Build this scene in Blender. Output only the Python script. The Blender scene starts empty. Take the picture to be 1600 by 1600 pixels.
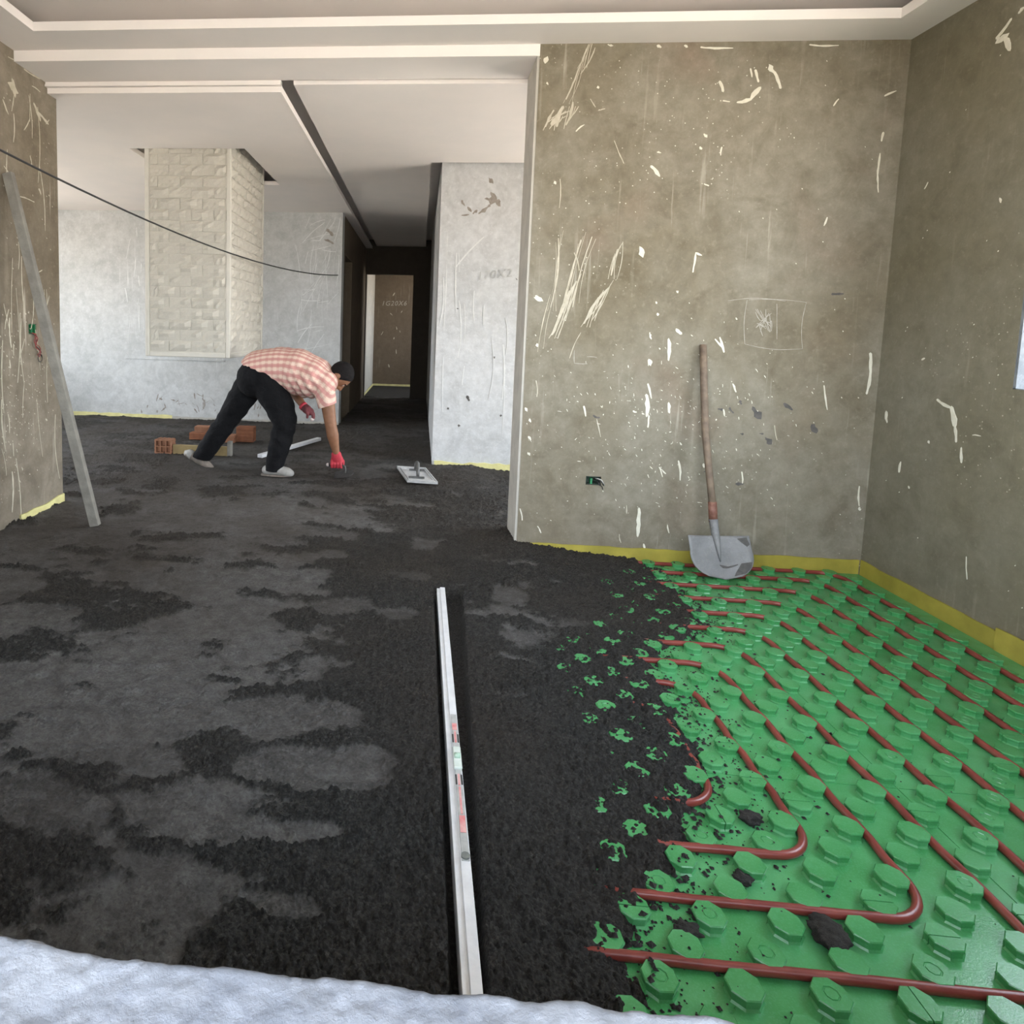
import bpy, bmesh, math, random
import numpy as np
from mathutils import Vector, Matrix
random.seed(7)
SC = bpy.context.scene
COL = SC.collection

# ---------------------------------------------------------------- camera, sky, exposure
CAM_H = 1.2
YAW, PIT, ROLL = -0.0854, 0.0892, 0.0256
F_PX, PX, PY = 996.57, 569.48, 604.50
def cam_rows():
    cy, sy = math.cos(YAW), math.sin(YAW); cp, sp = math.cos(PIT), math.sin(PIT); cr, sr = math.cos(ROLL), math.sin(ROLL)
    A = np.array([[1, 0, 0], [0, 0, -1], [0, 1, 0.]])
    Yr = np.array([[cy, 0, -sy], [0, 1, 0], [sy, 0, cy]])
    P = np.array([[1, 0, 0], [0, cp, -sp], [0, sp, cp]])
    Q = np.array([[cr, -sr, 0], [sr, cr, 0], [0, 0, 1]])
    return Q @ P @ Yr @ A
_R = cam_rows()
cd = bpy.data.cameras.new('camera'); cam = bpy.data.objects.new('camera', cd); COL.objects.link(cam)
M4 = Matrix(((_R[0][0], -_R[1][0], -_R[2][0], 0), (_R[0][1], -_R[1][1], -_R[2][1], 0), (_R[0][2], -_R[1][2], -_R[2][2], CAM_H), (0, 0, 0, 1)))
cam.matrix_world = M4
cd.sensor_width = 36; cd.sensor_fit = 'HORIZONTAL'; cd.lens = F_PX * 36 / 1600
cd.shift_x = (800 - PX) / 1600; cd.shift_y = (PY - 800) / 1600
cd.clip_start = 0.02; cd.clip_end = 200
SC.camera = cam
SC.view_settings.view_transform = 'Standard'; SC.view_settings.look = 'None'
SC.view_settings.gamma = 1; SC.view_settings.use_curve_mapping = False
SC.view_settings.exposure = 0.45
SC.cycles.max_bounces = 10; SC.cycles.diffuse_bounces = 6
SC.cycles.use_denoising = True
SC.cycles.sample_clamp_indirect = 8.0

w = bpy.data.worlds.new('sky'); SC.world = w; w.use_nodes = True
nt = w.node_tree; nt.nodes.clear()
out = nt.nodes.new('ShaderNodeOutputWorld'); bg = nt.nodes.new('ShaderNodeBackground')
tc = nt.nodes.new('ShaderNodeTexCoord'); sep = nt.nodes.new('ShaderNodeSeparateXYZ'); rmp = nt.nodes.new('ShaderNodeValToRGB')
mr = nt.nodes.new('ShaderNodeMapRange'); mr.inputs[1].default_value = -1; mr.inputs[2].default_value = 1
nt.links.new(tc.outputs['Generated'], sep.inputs[0]); nt.links.new(sep.outputs['Z'], mr.inputs[0]); nt.links.new(mr.outputs[0], rmp.inputs[0])
e = rmp.color_ramp.elements
e[0].position = 0.47; e[0].color = (0.60, 0.54, 0.47, 1)
e[1].position = 0.53; e[1].color = (0.93, 0.97, 1.0, 1)
x = e.new(1.0); x.color = (0.62, 0.78, 1.0, 1)
nt.links.new(rmp.outputs[0], bg.inputs[0]); nt.links.new(bg.outputs[0], out.inputs[0])
bg.inputs[1].default_value = 11.0
sl = bpy.data.lights.new('bounce_sun', 'SUN'); sl.energy = 40; sl.angle = math.radians(.6); sl.color = (1, .90, .80)  # added sun on the yard, for warm bounce light up to the ceilings
so = bpy.data.objects.new('bounce_sun', sl); so.rotation_euler = (math.radians(-32), math.radians(6), 0); so.location = (0, 20, 30); COL.objects.link(so)

def portal(name, loc, rot, sx, sy):
    l = bpy.data.lights.new(name, 'AREA'); l.shape = 'RECTANGLE'; l.size = sx; l.size_y = sy; l.cycles.is_portal = True
    o = bpy.data.objects.new(name, l); o.location = loc; o.rotation_euler = rot; COL.objects.link(o)
# openings of the building: window in front (photographer's), window in right wall, rooms behind
H_ = math.pi / 2
portal('daylight_front', (0.05, -0.06, 1.61), (H_, 0, 0), 3.3, 1.48)
portal('daylight_right', (2.57, 2.0, 1.67), (H_, 0, math.pi / 2), 1.41, 1.27)
portal('daylight_balcony', (2.75, 4.6, 1.15), (H_, 0, math.pi / 2), 1.5, 2.2)
portal('daylight_left', (-5.35, 5.6, 1.5), (H_, 0, -math.pi / 2), 2.4, 1.5)
portal('daylight_far_room', (1.65, 11.9, 1.6), (H_, 0, math.pi / 2), 1.4, 1.4)

# ---------------------------------------------------------------- helpers
WLOC = {}
def link(o): COL.objects.link(o); return o
def mesh_obj(name, verts, faces, mats=None, parent=None, smooth=False, keep_origin=False):
    """verts in world metres; one mesh object, origin at its base (or relative to its parent)"""
    v = np.asarray(verts, dtype=np.float64).reshape(-1, 3)
    if parent is not None:
        loc = np.zeros(3); off = np.array(WLOC[parent.name])
    elif keep_origin:
        loc = np.zeros(3); off = np.zeros(3)
    else:
        mn, mx = v.min(0), v.max(0); loc = np.array([(mn[0] + mx[0]) / 2, (mn[1] + mx[1]) / 2, mn[2]]); off = loc
    me = bpy.data.meshes.new(name)
    if isinstance(faces, np.ndarray):
        n, k = faces.shape
        me.vertices.add(len(v)); me.vertices.foreach_set('co', (v - off).astype(np.float32).ravel())
        me.loops.add(n * k); me.loops.foreach_set('vertex_index', faces.astype(np.int32).ravel())
        me.polygons.add(n); me.polygons.foreach_set('loop_start', np.arange(0, n * k, k, dtype=np.int32))
        me.update(calc_edges=True)
    else:
        me.from_pydata((v - off).tolist(), [], faces)
    me.validate()
    o = bpy.data.objects.new(name, me)
    if mats is not None:
        for m in (mats if isinstance(mats, (list, tuple)) else [mats]): me.materials.append(m)
    if smooth: me.polygons.foreach_set('use_smooth', [True] * len(me.polygons))
    o.location = loc
    if parent is not None:
        o.parent = parent; WLOC[o.name] = tuple(off)
    else: WLOC[o.name] = tuple(loc)
    return link(o)
def thing(name, label, cat, loc, group=None):
    o = bpy.data.objects.new(name, None); o.empty_display_size = 0.1; o.location = loc
    o['label'] = label; o['category'] = cat
    if group: o['group'] = group
    WLOC[o.name] = tuple(loc); return link(o)
def tag(o, label, cat, group=None, kind=None):
    o['label'] = label; o['category'] = cat
    if group: o['group'] = group
    if kind: o['kind'] = kind
    return o
def struct(o): o['kind'] = 'structure'; return o
def bm_arrays(bm):
    bm.verts.index_update()
    return [tuple(v.co) for v in bm.verts], [[v.index for v in f.verts] for f in bm.faces]
class MB:
    def __init__(s): s.v = []; s.f = []
    def add(s, v, f):
        b = len(s.v); s.v += [tuple(p) for p in v]; s.f += [[i + b for i in q] for q in f]; return s
    def box(s, x0, x1, y0, y1, z0, z1):
        v = [(x0, y0, z0), (x1, y0, z0), (x1, y1, z0), (x0, y1, z0), (x0, y0, z1), (x1, y0, z1), (x1, y1, z1), (x0, y1, z1)]
        return s.add(v, [(0, 3, 2, 1), (4, 5, 6, 7), (0, 1, 5, 4), (1, 2, 6, 5), (2, 3, 7, 6), (3, 0, 4, 7)])
    def bbox(s, c, size, M=None, bev=0.003, seg=2):
        bm = bmesh.new(); bmesh.ops.create_cube(bm, size=1)
        for p in bm.verts: p.co = Vector((p.co.x * size[0], p.co.y * size[1], p.co.z * size[2]))
        if bev: bmesh.ops.bevel(bm, geom=list(bm.edges), offset=bev, segments=seg, affect='EDGES', profile=0.5)
        for p in bm.verts: p.co = (M @ p.co if M is not None else p.co) + Vector(c)
        r = bm_arrays(bm); bm.free(); return s.add(*r)
    def tube(s, pts, r, n=10, cap=True):
        pts = [Vector(p) for p in pts]; rs = r if isinstance(r, (list, tuple)) else [r] * len(pts)
        b = len(s.v); prev = None
        for i, p in enumerate(pts):
            t = (pts[min(i + 1, len(pts) - 1)] - pts[max(i - 1, 0)]).normalized()
            if prev is None:
                a = Vector((0, 0, 1)) if abs(t.z) < .9 else Vector((1, 0, 0)); u = t.cross(a).normalized()
            else: u = (prev - t * prev.dot(t)).normalized()
            prev = u; q = t.cross(u)
            for k in range(n):
                an = 2 * math.pi * k / n; s.v.append(tuple(p + (u * math.cos(an) + q * math.sin(an)) * rs[i]))
        for i in range(len(pts) - 1):
            for k in range(n):
                a0 = b + i * n + k; a1 = b + i * n + (k + 1) % n; s.f.append([a0, a1, a1 + n, a0 + n])
        if cap: s.f.append([b + k for k in range(n)][::-1]); s.f.append([b + (len(pts) - 1) * n + k for k in range(n)])
        return s
    def prism(s, poly, z0, z1, M=None):
        n = len(poly); v = [Vector((p[0], p[1], z0)) for p in poly] + [Vector((p[0], p[1], z1)) for p in poly]
        if M is not None: v = [M @ p for p in v]
        return s.add(v, [list(range(n))[::-1], list(range(n, 2 * n))] + [[i, (i + 1) % n, n + (i + 1) % n, n + i] for i in range(n)])
    def build(s, name, mat, parent=None, smooth=False, **k): return mesh_obj(name, s.v, s.f, mat, parent, smooth, **k)

# ---------------------------------------------------------------- materials
def newmat(name):
    m = bpy.data.materials.new(name); m.use_nodes = True
    return m, m.node_tree, m.node_tree.nodes['Principled BSDF']
def N(nt, t, **k):
    n = nt.nodes.new(t)
    for a, b in k.items(): setattr(n, a, b)
    return n
def mix(nt, fac, a, b):
    m = N(nt, 'ShaderNodeMix', data_type='RGBA')
    for s, v in ((m.inputs[0], fac), (m.inputs[6], a), (m.inputs[7], b)):
        if hasattr(v, 'is_linked'): nt.links.new(v, s)
        else: s.default_value = v if isinstance(v, (int, float)) else (*v, 1)
    return m.outputs[2]
def coords(nt, scale=(1, 1, 1), rot=(0, 0, 0)):
    t = N(nt, 'ShaderNodeTexCoord'); mp = N(nt, 'ShaderNodeMapping'); mp.inputs['Scale'].default_value = scale; mp.inputs['Rotation'].default_value = rot
    nt.links.new(t.outputs['Object'], mp.inputs[0]); return mp.outputs[0]
def noise(nt, vec, scale, detail=5, rough=.55, lo=.4, hi=.6, dist=0):
    n = N(nt, 'ShaderNodeTexNoise'); n.inputs['Scale'].default_value = scale; n.inputs['Detail'].default_value = detail; n.inputs['Roughness'].default_value = rough; n.inputs['Distortion'].default_value = dist
    nt.links.new(vec, n.inputs['Vector'])
    r = N(nt, 'ShaderNodeMapRange'); r.inputs[1].default_value = lo; r.inputs[2].default_value = hi; nt.links.new(n.outputs[0], r.inputs[0]); return r.outputs[0]
def mul(nt, a, b, op='MULTIPLY'):
    m = N(nt, 'ShaderNodeMath', operation=op)
    for s, v in ((m.inputs[0], a), (m.inputs[1], b)):
        if hasattr(v, 'is_linked'): nt.links.new(v, s)
        else: s.default_value = v
    return m.outputs[0]
def bump(nt, bsdf, h, strength=.3, dist=.005):
    b = N(nt, 'ShaderNodeBump'); b.inputs['Strength'].default_value = strength; b.inputs['Distance'].default_value = dist
    nt.links.new(h, b.inputs['Height']); nt.links.new(b.outputs[0], bsdf.inputs['Normal'])
def simple(name, col, col2=None, rough=.6, scale=20, metal=0, bs=.15, spec=.5, lo=.35, hi=.65):
    m, nt, b = newmat(name); v = coords(nt); n = noise(nt, v, scale, lo=lo, hi=hi)
    nt.links.new(mix(nt, n, col, col2 or tuple(c * .8 for c in col)), b.inputs['Base Color'])
    b.inputs['Roughness'].default_value = rough; b.inputs['Metallic'].default_value = metal; b.inputs['Specular IOR Level'].default_value = spec
    if bs: bump(nt, b, noise(nt, v, scale * 4), bs, .003)
    return m

def plaster(name, brown, grey, pale, amount=.5, streak=.5, speck=.5, warm=None):
    """bare cement plaster: brown and grey clouds, dragged pale filler streaks, fine specks"""
    m, nt, b = newmat(name); v = coords(nt)
    big = noise(nt, v, .9, 6, .6, .5 - amount * .35, .5 + .35 * (1 - amount), .4)
    c = mix(nt, big, brown, grey)
    if warm: c = mix(nt, mul(nt, noise(nt, v, 1.7, 3, .5, .55, .75), .45), c, warm)
    fine = noise(nt, v, 14, 8, .7, .3, .7)
    c = mix(nt, mul(nt, fine, .42), c, tuple(x * .5 for x in brown))
    c = mix(nt, mul(nt, noise(nt, v, 4.5, 5, .65, .48, .68, .8), .40), c, tuple(x * .62 for x in brown))
    c = mix(nt, mul(nt, noise(nt, v, 42, 4, .7, .55, .72), .30), c, tuple(min(1, x * 1.25) for x in grey))
    vs = coords(nt, (26, 26, 1.3), (.25, .12, .1))
    st = mul(nt, noise(nt, vs, 1.4, 5, .6, .60, .72), noise(nt, v, 2.1, 3, .5, .48, .66))
    c = mix(nt, mul(nt, st, streak), c, pale)
    vo = N(nt, 'ShaderNodeTexVoronoi'); vo.inputs['Scale'].default_value = 34; nt.links.new(v, vo.inputs['Vector'])
    dots = N(nt, 'ShaderNodeMapRange'); dots.inputs[1].default_value = .13; dots.inputs[2].default_value = .07; nt.links.new(vo.outputs['Distance'], dots.inputs[0])
    dm = mul(nt, dots.outputs[0], noise(nt, v, 1.3, 3, .5, .55, .62))
    c = mix(nt, mul(nt, dm, speck), c, pale)
    nt.links.new(c, b.inputs['Base Color']); b.inputs['Roughness'].default_value = .85; b.inputs['Specular IOR Level'].default_value = .25
    bump(nt, b, fine, .25, .004)
    return m

MT = {}
MT['plaster_brown'] = plaster('bare_cement_plaster', (.155, .124, .072), (.262, .240, .190), (.70, .67, .57), .75, .30, .8, warm=(.22, .14, .10))
MT['plaster_left'] = plaster('bare_cement_plaster_left', (.165, .132, .09), (.285, .252, .20), (.60, .55, .46), .75, .75, .7)
MT['plaster_right'] = plaster('bare_cement_plaster_right', (.175, .155, .100), (.24, .225, .175), (.66, .62, .5), .5, .12, .5)
MT['plaster_white'] = plaster('skimmed_wall', (.50, .51, .50), (.62, .63, .63), (.80, .80, .79), .5, .7, .3)
MT['plaster_block'] = plaster('skimmed_block', (.56, .57, .57), (.66, .67, .68), (.80, .80, .78), .45, .45, .2)
MT['plaster_dark'] = plaster('corridor_plaster', (.17, .13, .09), (.14, .11, .08), (.45, .42, .36), .5, .3, .6)
MT['plaster_end_shaded'] = plaster('shaded_corridor_plaster', (.055, .045, .035), (.05, .04, .03), (.15, .14, .12), .5, .2, .3)  # corridor gloom put into the colour: darkened plaster for the end wall
MT['ceiling'] = simple('ceiling_paint', (.79, .745, .715), (.755, .72, .695), .8, 3, bs=.05, spec=.2)
MT['jamb'] = simple('pale_reveal_plaster', (.40, .38, .34), (.48, .46, .41), .85, 9, bs=.2, spec=.2)
MT['sill'] = None
MT['concrete'] = simple('concrete', (.25, .24, .22), (.2, .19, .17), .9, 6)
MT['splat'] = simple('dried_white_plaster', (.70, .68, .58), (.62, .59, .49), .8, 30, bs=.3, spec=.3)
MT['splat_pale'] = simple('dried_plaster_smear', (.42, .385, .30), (.52, .48, .39), .85, 30, bs=.3, spec=.3)
MT['stain'] = simple('dark_stain', (.075, .072, .068), (.12, .11, .10), .9, 30)
MT['patch_brown'] = simple('bare_brown_patch', (.24, .21, .18), (.33, .30, .27), .9, 30)
MT['chalk'] = simple('chalk_line', (.40, .38, .33), (.31, .29, .25), .95, 60, bs=0)
MT['foil'] = simple('yellow_edge_foam', (.38, .32, .055), (.28, .24, .04), .55, 8, spec=.4)
MT['foil_pale'] = simple('pale_yellow_edge_foam', (.72, .68, .32), (.6, .55, .25), .6, 12, spec=.4)
# ---------------------------------------------------------------- the building
XR, YB, ZA, XP, ZS, YS, XL, YLE = 2.3218, 3.4446, 2.6686, 0.5576, 2.6116, 3.737, -2.2623, 3.85
ZB, ZR, YW, XBLK, YBL, YE, XC = 2.5533, 2.5933, 7.5292, 0.1325, 5.4913, 10.76, -0.9478
ZTOP = 2.9; FL = 0.06
def wall(name, axis, plane, thick, u0, u1, z0, z1, mat, holes=()):
    """wall whose visible face lies in the plane axis=plane and whose body goes by thick behind it;
    holes = (u0,u1,z0,z1,depth or None for right through)"""
    us = sorted({u0, u1, *[h[0] for h in holes], *[h[1] for h in holes]}); zs = sorted({z0, z1, *[h[2] for h in holes], *[h[3] for h in holes]})
    mb = MB()
    def P(u, z, d): return (plane + d, u, z) if axis == 'x' else (u, plane + d, z)
    def q(*p): mb.add(p, [(0, 1, 2, 3)])
    def inside(u, z, through):
        for h in holes:
            if h[0] < u < h[1] and h[2] < z < h[3] and (not through or h[4] is None): return True
        return False
    for i in range(len(us) - 1):
        for j in range(len(zs) - 1):
            a, b, c, d = us[i], us[i + 1], zs[j], zs[j + 1]; um, zm = (a + b) / 2, (c + d) / 2
            if not inside(um, zm, False): q(P(a, c, 0), P(b, c, 0), P(b, d, 0), P(a, d, 0))
            if not inside(um, zm, True): q(P(a, c, thick), P(a, d, thick), P(b, d, thick), P(b, c, thick))
    for a, b, c, d, dep in holes:
        e = thick if dep is None else math.copysign(dep, thick)
        q(P(a, c, 0), P(a, d, 0), P(a, d, e), P(a, c, e)); q(P(b, c, 0), P(b, c, e), P(b, d, e), P(b, d, 0))
        q(P(a, c, 0), P(a, c, e), P(b, c, e), P(b, c, 0)); q(P(a, d, 0), P(b, d, 0), P(b, d, e), P(a, d, e))
        if dep is not None: q(P(a, c, e), P(b, c, e), P(b, d, e), P(a, d, e))
    q(P(u0, z0, 0), P(u0, z1, 0), P(u0, z1, thick), P(u0, z0, thick)); q(P(u1, z0, 0), P(u1, z0, thick), P(u1, z1, thick), P(u1, z1, 0))
    q(P(u0, z1, 0), P(u1, z1, 0), P(u1, z1, thick), P(u0, z1, thick)); q(P(u0, z0, 0), P(u0, z0, thick), P(u1, z0, thick), P(u1, z0, 0))
    return struct(mb.build(name, mat, keep_origin=True))
wall_back = wall('wall_back', 'y', YB, YS - YB, XP, XR + .25, -.02, ZTOP, MT['plaster_brown'], [(0.905, 0.985, 0.405, 0.452, .045)])
wall_right = wall('wall_right', 'x', XR, .25, .306, YB, -.02, ZTOP, MT['plaster_right'], [(1.3, 2.709, 1.033, 2.30, None)])
wall_left = wall('wall_left', 'x', XL, -.2, .306, YLE, -.02, ZTOP, MT['plaster_left'], [(3.525, 3.60, 1.125, 1.185, .045), (3.725, 3.748, 1.12, 1.18, .04)])
wall_front = wall('wall_front', 'y', .306, -.366, XL - .2, XR + .25, -.02, ZTOP, MT['plaster_brown'], [(-1.6, 1.7, .80, 2.35, None)])
# pale reveal of the opening in the back wall and of the right window
m = MB(); m.box(XP - .012, XP + .001, YB + .004, YS, .0, ZS); struct(m.build('trim_1', MT['jamb'], keep_origin=True))
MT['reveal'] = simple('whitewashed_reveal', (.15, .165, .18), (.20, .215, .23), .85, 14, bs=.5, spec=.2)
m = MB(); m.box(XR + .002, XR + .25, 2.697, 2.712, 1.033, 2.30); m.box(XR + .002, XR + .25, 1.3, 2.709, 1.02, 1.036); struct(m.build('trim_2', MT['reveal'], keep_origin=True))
# second room and corridor
struct(MB().box(-5.2, XL - .1, 3.65, YLE, -.02, ZTOP).build('wall_second_room_front', MT['plaster_white'], keep_origin=True))
wall('wall_second_room_left', 'x', -5.2, -.15, 3.65, YW + .2, -.02, ZTOP, MT['plaster_white'], [(4.4, 6.8, .75, 2.25, None)])
wall_far = struct(MB().box(-5.3, XC, YW, YW + .2, -.02, ZTOP).build('wall_far', MT['plaster_white'], keep_origin=True))
wall('wall_second_room_right', 'x', 2.6, .15, 3.7, YBL + .1, -.02, ZTOP, MT['plaster_white'], [(3.85, 5.35, .06, 2.25, None)])
wall_block = struct(MB().box(XBLK, 2.75, YBL, YE + .1, -.02, ZTOP).build('wall_block', MT['plaster_block'], keep_origin=True))
wall('wall_corridor_left', 'x', XC, -.15, YW + .2, YE, -.02, ZTOP, MT['plaster_dark'], [(7.85, 8.65, -.02, 2.1, None)])
struct(MB().box(-2.2, XC - .15, 8.66, 8.8, -.02, ZTOP).box(-2.35, -2.2, YW + .2, 8.8, -.02, ZTOP).build('wall_side_room', MT['plaster_dark'], keep_origin=True))
wall('wall_corridor_end', 'y', YE, .15, -1.6, XBLK + .05, -.02, ZTOP, MT['plaster_end_shaded'], [(-.933, -.15, -.02, 2.133, None)])
wall_end_room = struct(MB().box(-1.1, 1.65, 13.1, 13.25, -.02, ZTOP).build('wall_end_room', MT['plaster_dark'], keep_origin=True))
struct(MB().box(-1.1, -.958, YE + .15, 13.1, -.02, ZTOP).build('wall_end_room_left', MT['jamb'], keep_origin=True))
wall('wall_end_room_right', 'x', 1.5, .15, YE + .1, 13.1, -.02, ZTOP, MT['plaster_dark'], [(11.2, 12.6, .9, 2.3, None)])
# floors
struct(MB().box(-5.35, 2.75, -.06, 13.25, -.12, -.02).build('floor', MT['concrete'], keep_origin=True))
struct(MB().box(-40, 40, -40, 50, -.75, -.7).build('ground', simple('dry_yard', (.40, .36, .30), (.34, .30, .25), .95, 2), keep_origin=True))
# unseen roof slab; eaves added to cut high sky on sill and right window
struct(MB().box(-6.4, 3.3, -1.4, 14.2, 2.92, 3.1).build('roof_added_eaves', MT['concrete'], keep_origin=True))
# ceilings: dropped border with tray in the first room, beam, two lowered fields with shadow gaps behind
m = MB()
TX0, TX1, TY0, TY1 = -2.01, 2.12, .75, 3.225
m.box(XL, XR, .306, TY0, ZA, ZA + .045); m.box(XL, XR, TY1, YB, ZA, ZA + .045); m.box(XL, TX0, TY0, TY1, ZA, ZA + .045); m.box(TX1, XR, TY0, TY1, ZA, ZA + .045)
m.box(XL, XR, .306, YB, ZA + .135, ZA + .17)
struct(m.build('ceiling', MT['ceiling'], keep_origin=True))
struct(MB().box(XL, XP, YB, YS, ZS, ZTOP).build('trim_3', MT['ceiling'], keep_origin=True))
HX0, HX1, HY0, HY1 = -2.30, -1.385, 4.906, 6.124
SX0, SX1 = -.845, -.775
m = MB()
def left_field(x0, x1, y0, y1): m.box(x0, x1, y0, y1, ZB, ZB + .035)
left_field(-5.2, HX0, YS + .02, YW); left_field(HX1, SX0, YS + .02, YW); left_field(HX0, HX1, YS + .02, HY0); left_field(HX0, HX1, HY1, YW)
m.box(XC, SX0, YW, YE, ZB, ZB + .035)
m.box(-5.2, SX0, YS, YS + .03, ZB + .035, ZS)
def right_field(x0, x1, y0, y1): m.box(x0, x1, y0, y1, ZR, ZR + .035)
right_field(SX1, .04, YS + .02, YE); right_field(.04, 2.6, YS + .02, 5.449); pass
m.box(-5.3, 2.75, 3.45, 13.25, 2.70, 2.74)
m.box(-1.1, 1.5, YE + .15, 13.1, 2.6, 2.64)
struct(m.build('ceiling_second_room', MT['ceiling'], keep_origin=True))
m = MB(); m.box(-5.2, SX0, YS - .006, YS + .02, ZB + .032, ZB + .044); m.box(SX0 - .012, SX0, YS + .03, YE, ZB - .004, ZB + .0)
struct(m.build('trim_4', MT['ceiling'], keep_origin=True))

# window sill the photograph is taken over: rough white plaster
def hash2(ix, iy, s):
    h = (ix.astype(np.int64) * 374761393 + iy.astype(np.int64) * 668265263 + s * 974634757) & 0x7fffffff
    h = ((h ^ (h >> 13)) * 1274126177) & 0x7fffffff
    return ((h ^ (h >> 16)) & 0xffffff) / float(0x1000000)
def vnoise(x, y, s=0):
    ix, iy = np.floor(x), np.floor(y); fx, fy = x - ix, y - iy
    fx = fx * fx * fx * (fx * (fx * 6 - 15) + 10); fy = fy * fy * fy * (fy * (fy * 6 - 15) + 10)
    a, b, c, d = hash2(ix, iy, s), hash2(ix + 1, iy, s), hash2(ix, iy + 1, s), hash2(ix + 1, iy + 1, s)
    return (a * (1 - fx) + b * fx) * (1 - fy) + (c * (1 - fx) + d * fx) * fy
def fbm(x, y, s=0, o=4, g=.5):
    t = 0; a = 1; n = 0
    for k in range(o): t = t + a * vnoise(x * 2 ** k + 17.3 * k, y * 2 ** k - 9.1 * k, s + k); n += a; a *= g
    return t / n
def crumbs(x, y, cell, s, rmin=.3, rmax=.75, dens=.8):
    X, Y = x / cell, y / cell; ix, iy = np.floor(X), np.floor(Y); h = np.zeros_like(X)
    for dx in (-1, 0, 1):
        for dy in (-1, 0, 1):
            cx, cy = ix + dx, iy + dy
            px = cx + hash2(cx, cy, s); py = cy + hash2(cx, cy, s + 1); r = rmin + (rmax - rmin) * hash2(cx, cy, s + 2) ** 2
            on = hash2(cx, cy, s + 3) < dens
            d2 = ((X - px) ** 2 + (Y - py) ** 2) / (r * r)
            h = np.maximum(h, np.where(on, np.sqrt(np.maximum(0, 1 - d2)) * r, 0))
    return h * cell
def grid_faces(ny, nx):
    i = np.arange(ny * nx).reshape(ny, nx)
    return np.stack([i[:-1, :-1], i[:-1, 1:], i[1:, 1:], i[1:, :-1]], -1).reshape(-1, 4)
def smoothstep(a, b, x):
    t = np.clip((x - a) / (b - a), 0, 1); return t * t * (3 - 2 * t)

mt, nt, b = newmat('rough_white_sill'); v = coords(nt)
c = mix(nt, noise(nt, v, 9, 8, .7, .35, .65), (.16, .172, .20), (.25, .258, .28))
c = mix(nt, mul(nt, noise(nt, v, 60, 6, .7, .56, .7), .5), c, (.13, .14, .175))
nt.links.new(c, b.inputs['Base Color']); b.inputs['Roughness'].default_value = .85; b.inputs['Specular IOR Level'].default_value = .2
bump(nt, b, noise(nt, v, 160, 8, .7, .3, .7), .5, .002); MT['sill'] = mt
ax = np.concatenate([np.linspace(-1.6, -.4, 60)[:-1], np.linspace(-.4, .4, 420), np.linspace(.4, 1.7, 60)[1:]]); ay = np.linspace(-.06, .3, 150)
gx, gy = np.meshgrid(ax, ay)
edge = 0.302 + .004 * (vnoise(ax * 45, ax * 0, 3) - .5) + .010 * (vnoise(ax * 9, ax * 0 + 4, 4) - .5)
yy = -.06 + (gy + .06) / .36 * (edge[None, :] + .06)
patch = smoothstep(.55, .62, fbm(gx * 6 + 3, yy * 9, 11, 4)) * .003
zz = .868 + .004 * (fbm(gx * 30, yy * 30, 5, 4) - .5) + patch + .0008 * crumbs(gx, yy, .012, 60) / .012 + .003 * (fbm(gx * 110, yy * 110, 9, 3) - .5)
zz -= smoothstep(.988, 1, (gy + .06) / .36) * .005
V = np.stack([gx, yy, zz], -1).reshape(-1, 3); Fc = grid_faces(len(ay), len(ax))
lastrow = (len(ay) - 1) * len(ax) + np.arange(len(ax)); nb = len(V)
low = V[lastrow].copy(); low[:, 2] = .79; V = np.concatenate([V, low])
sk = np.stack([lastrow[:-1], lastrow[1:], nb + np.arange(1, len(ax)), nb + np.arange(len(ax) - 1)], -1)
sill = mesh_obj('window_1', V, np.concatenate([Fc, sk]), MT['sill'], smooth=True, keep_origin=True); struct(sill)

# yellow perimeter foam along the walls
def strip(name, pts, z0, z1, mat, thick=.008, wob=.006, seed=1, n=None):
    rr = random.Random(seed); mb = MB(); P = []
    for (a, b2) in zip(pts[:-1], pts[1:]):
        k = n or max(4, int(math.dist(a, b2) / .06))
        for i in range(k): P.append((a[0] + (b2[0] - a[0]) * i / k, a[1] + (b2[1] - a[1]) * i / k))
    P.append(pts[-1]); zt = [z1 + rr.uniform(-wob, wob) for _ in P]
    for i in range(len(P) - 1):
        (x0, y0), (x1, y1) = P[i], P[i + 1]; d = math.dist(P[i], P[i + 1]) or 1; nx, ny = -(y1 - y0) / d * thick, (x1 - x0) / d * thick
        v = [(x0, y0, z0), (x1, y1, z0), (x1, y1, zt[i + 1]), (x0, y0, zt[i])]; v2 = [(p[0] + nx, p[1] + ny, p[2]) for p in v]
        mb.add(v + v2, [(0, 1, 2, 3), (7, 6, 5, 4), (3, 2, 6, 7), (0, 4, 5, 1)])
    return struct(mb.build(name, mat, keep_origin=True))
strip('baseboard_back', [(.62, YB - .001), (XR - .012, YB - .001)], -.01, .074, MT['foil'], -.008, .003, 1)
strip('baseboard_right', [(XR - .001, YB - .012), (XR - .004, 2.62)], -.01, .074, MT['foil'], -.008, .003, 2)
strip('baseboard_right_front', [(XR - .010, 2.64), (XR - .010, .4)], -.01, .092, MT['foil'], -.008, .003, 3)
strip('baseboard_left', [(XL + .002, 3.4), (XL + .002, YLE), (XL - .05, YLE + .004)], .0, .095, MT['foil_pale'], -.01, .01, 4)
strip('baseboard_far', [(-4.3, YW - .002), (-3.0, YW - .002)], 0, .098, MT['foil_pale'], -.008, .006, 5)
strip('baseboard_far_right', [(-3.0, YW - .002), (XC, YW - .002)], 0, .083, MT['jamb'], -.008, .004, 8)
strip('baseboard_block', [(XBLK + .02, YBL - .002), (1.2, YBL - .002)], 0, .08, MT['foil_pale'], -.01, .012, 6)
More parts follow.
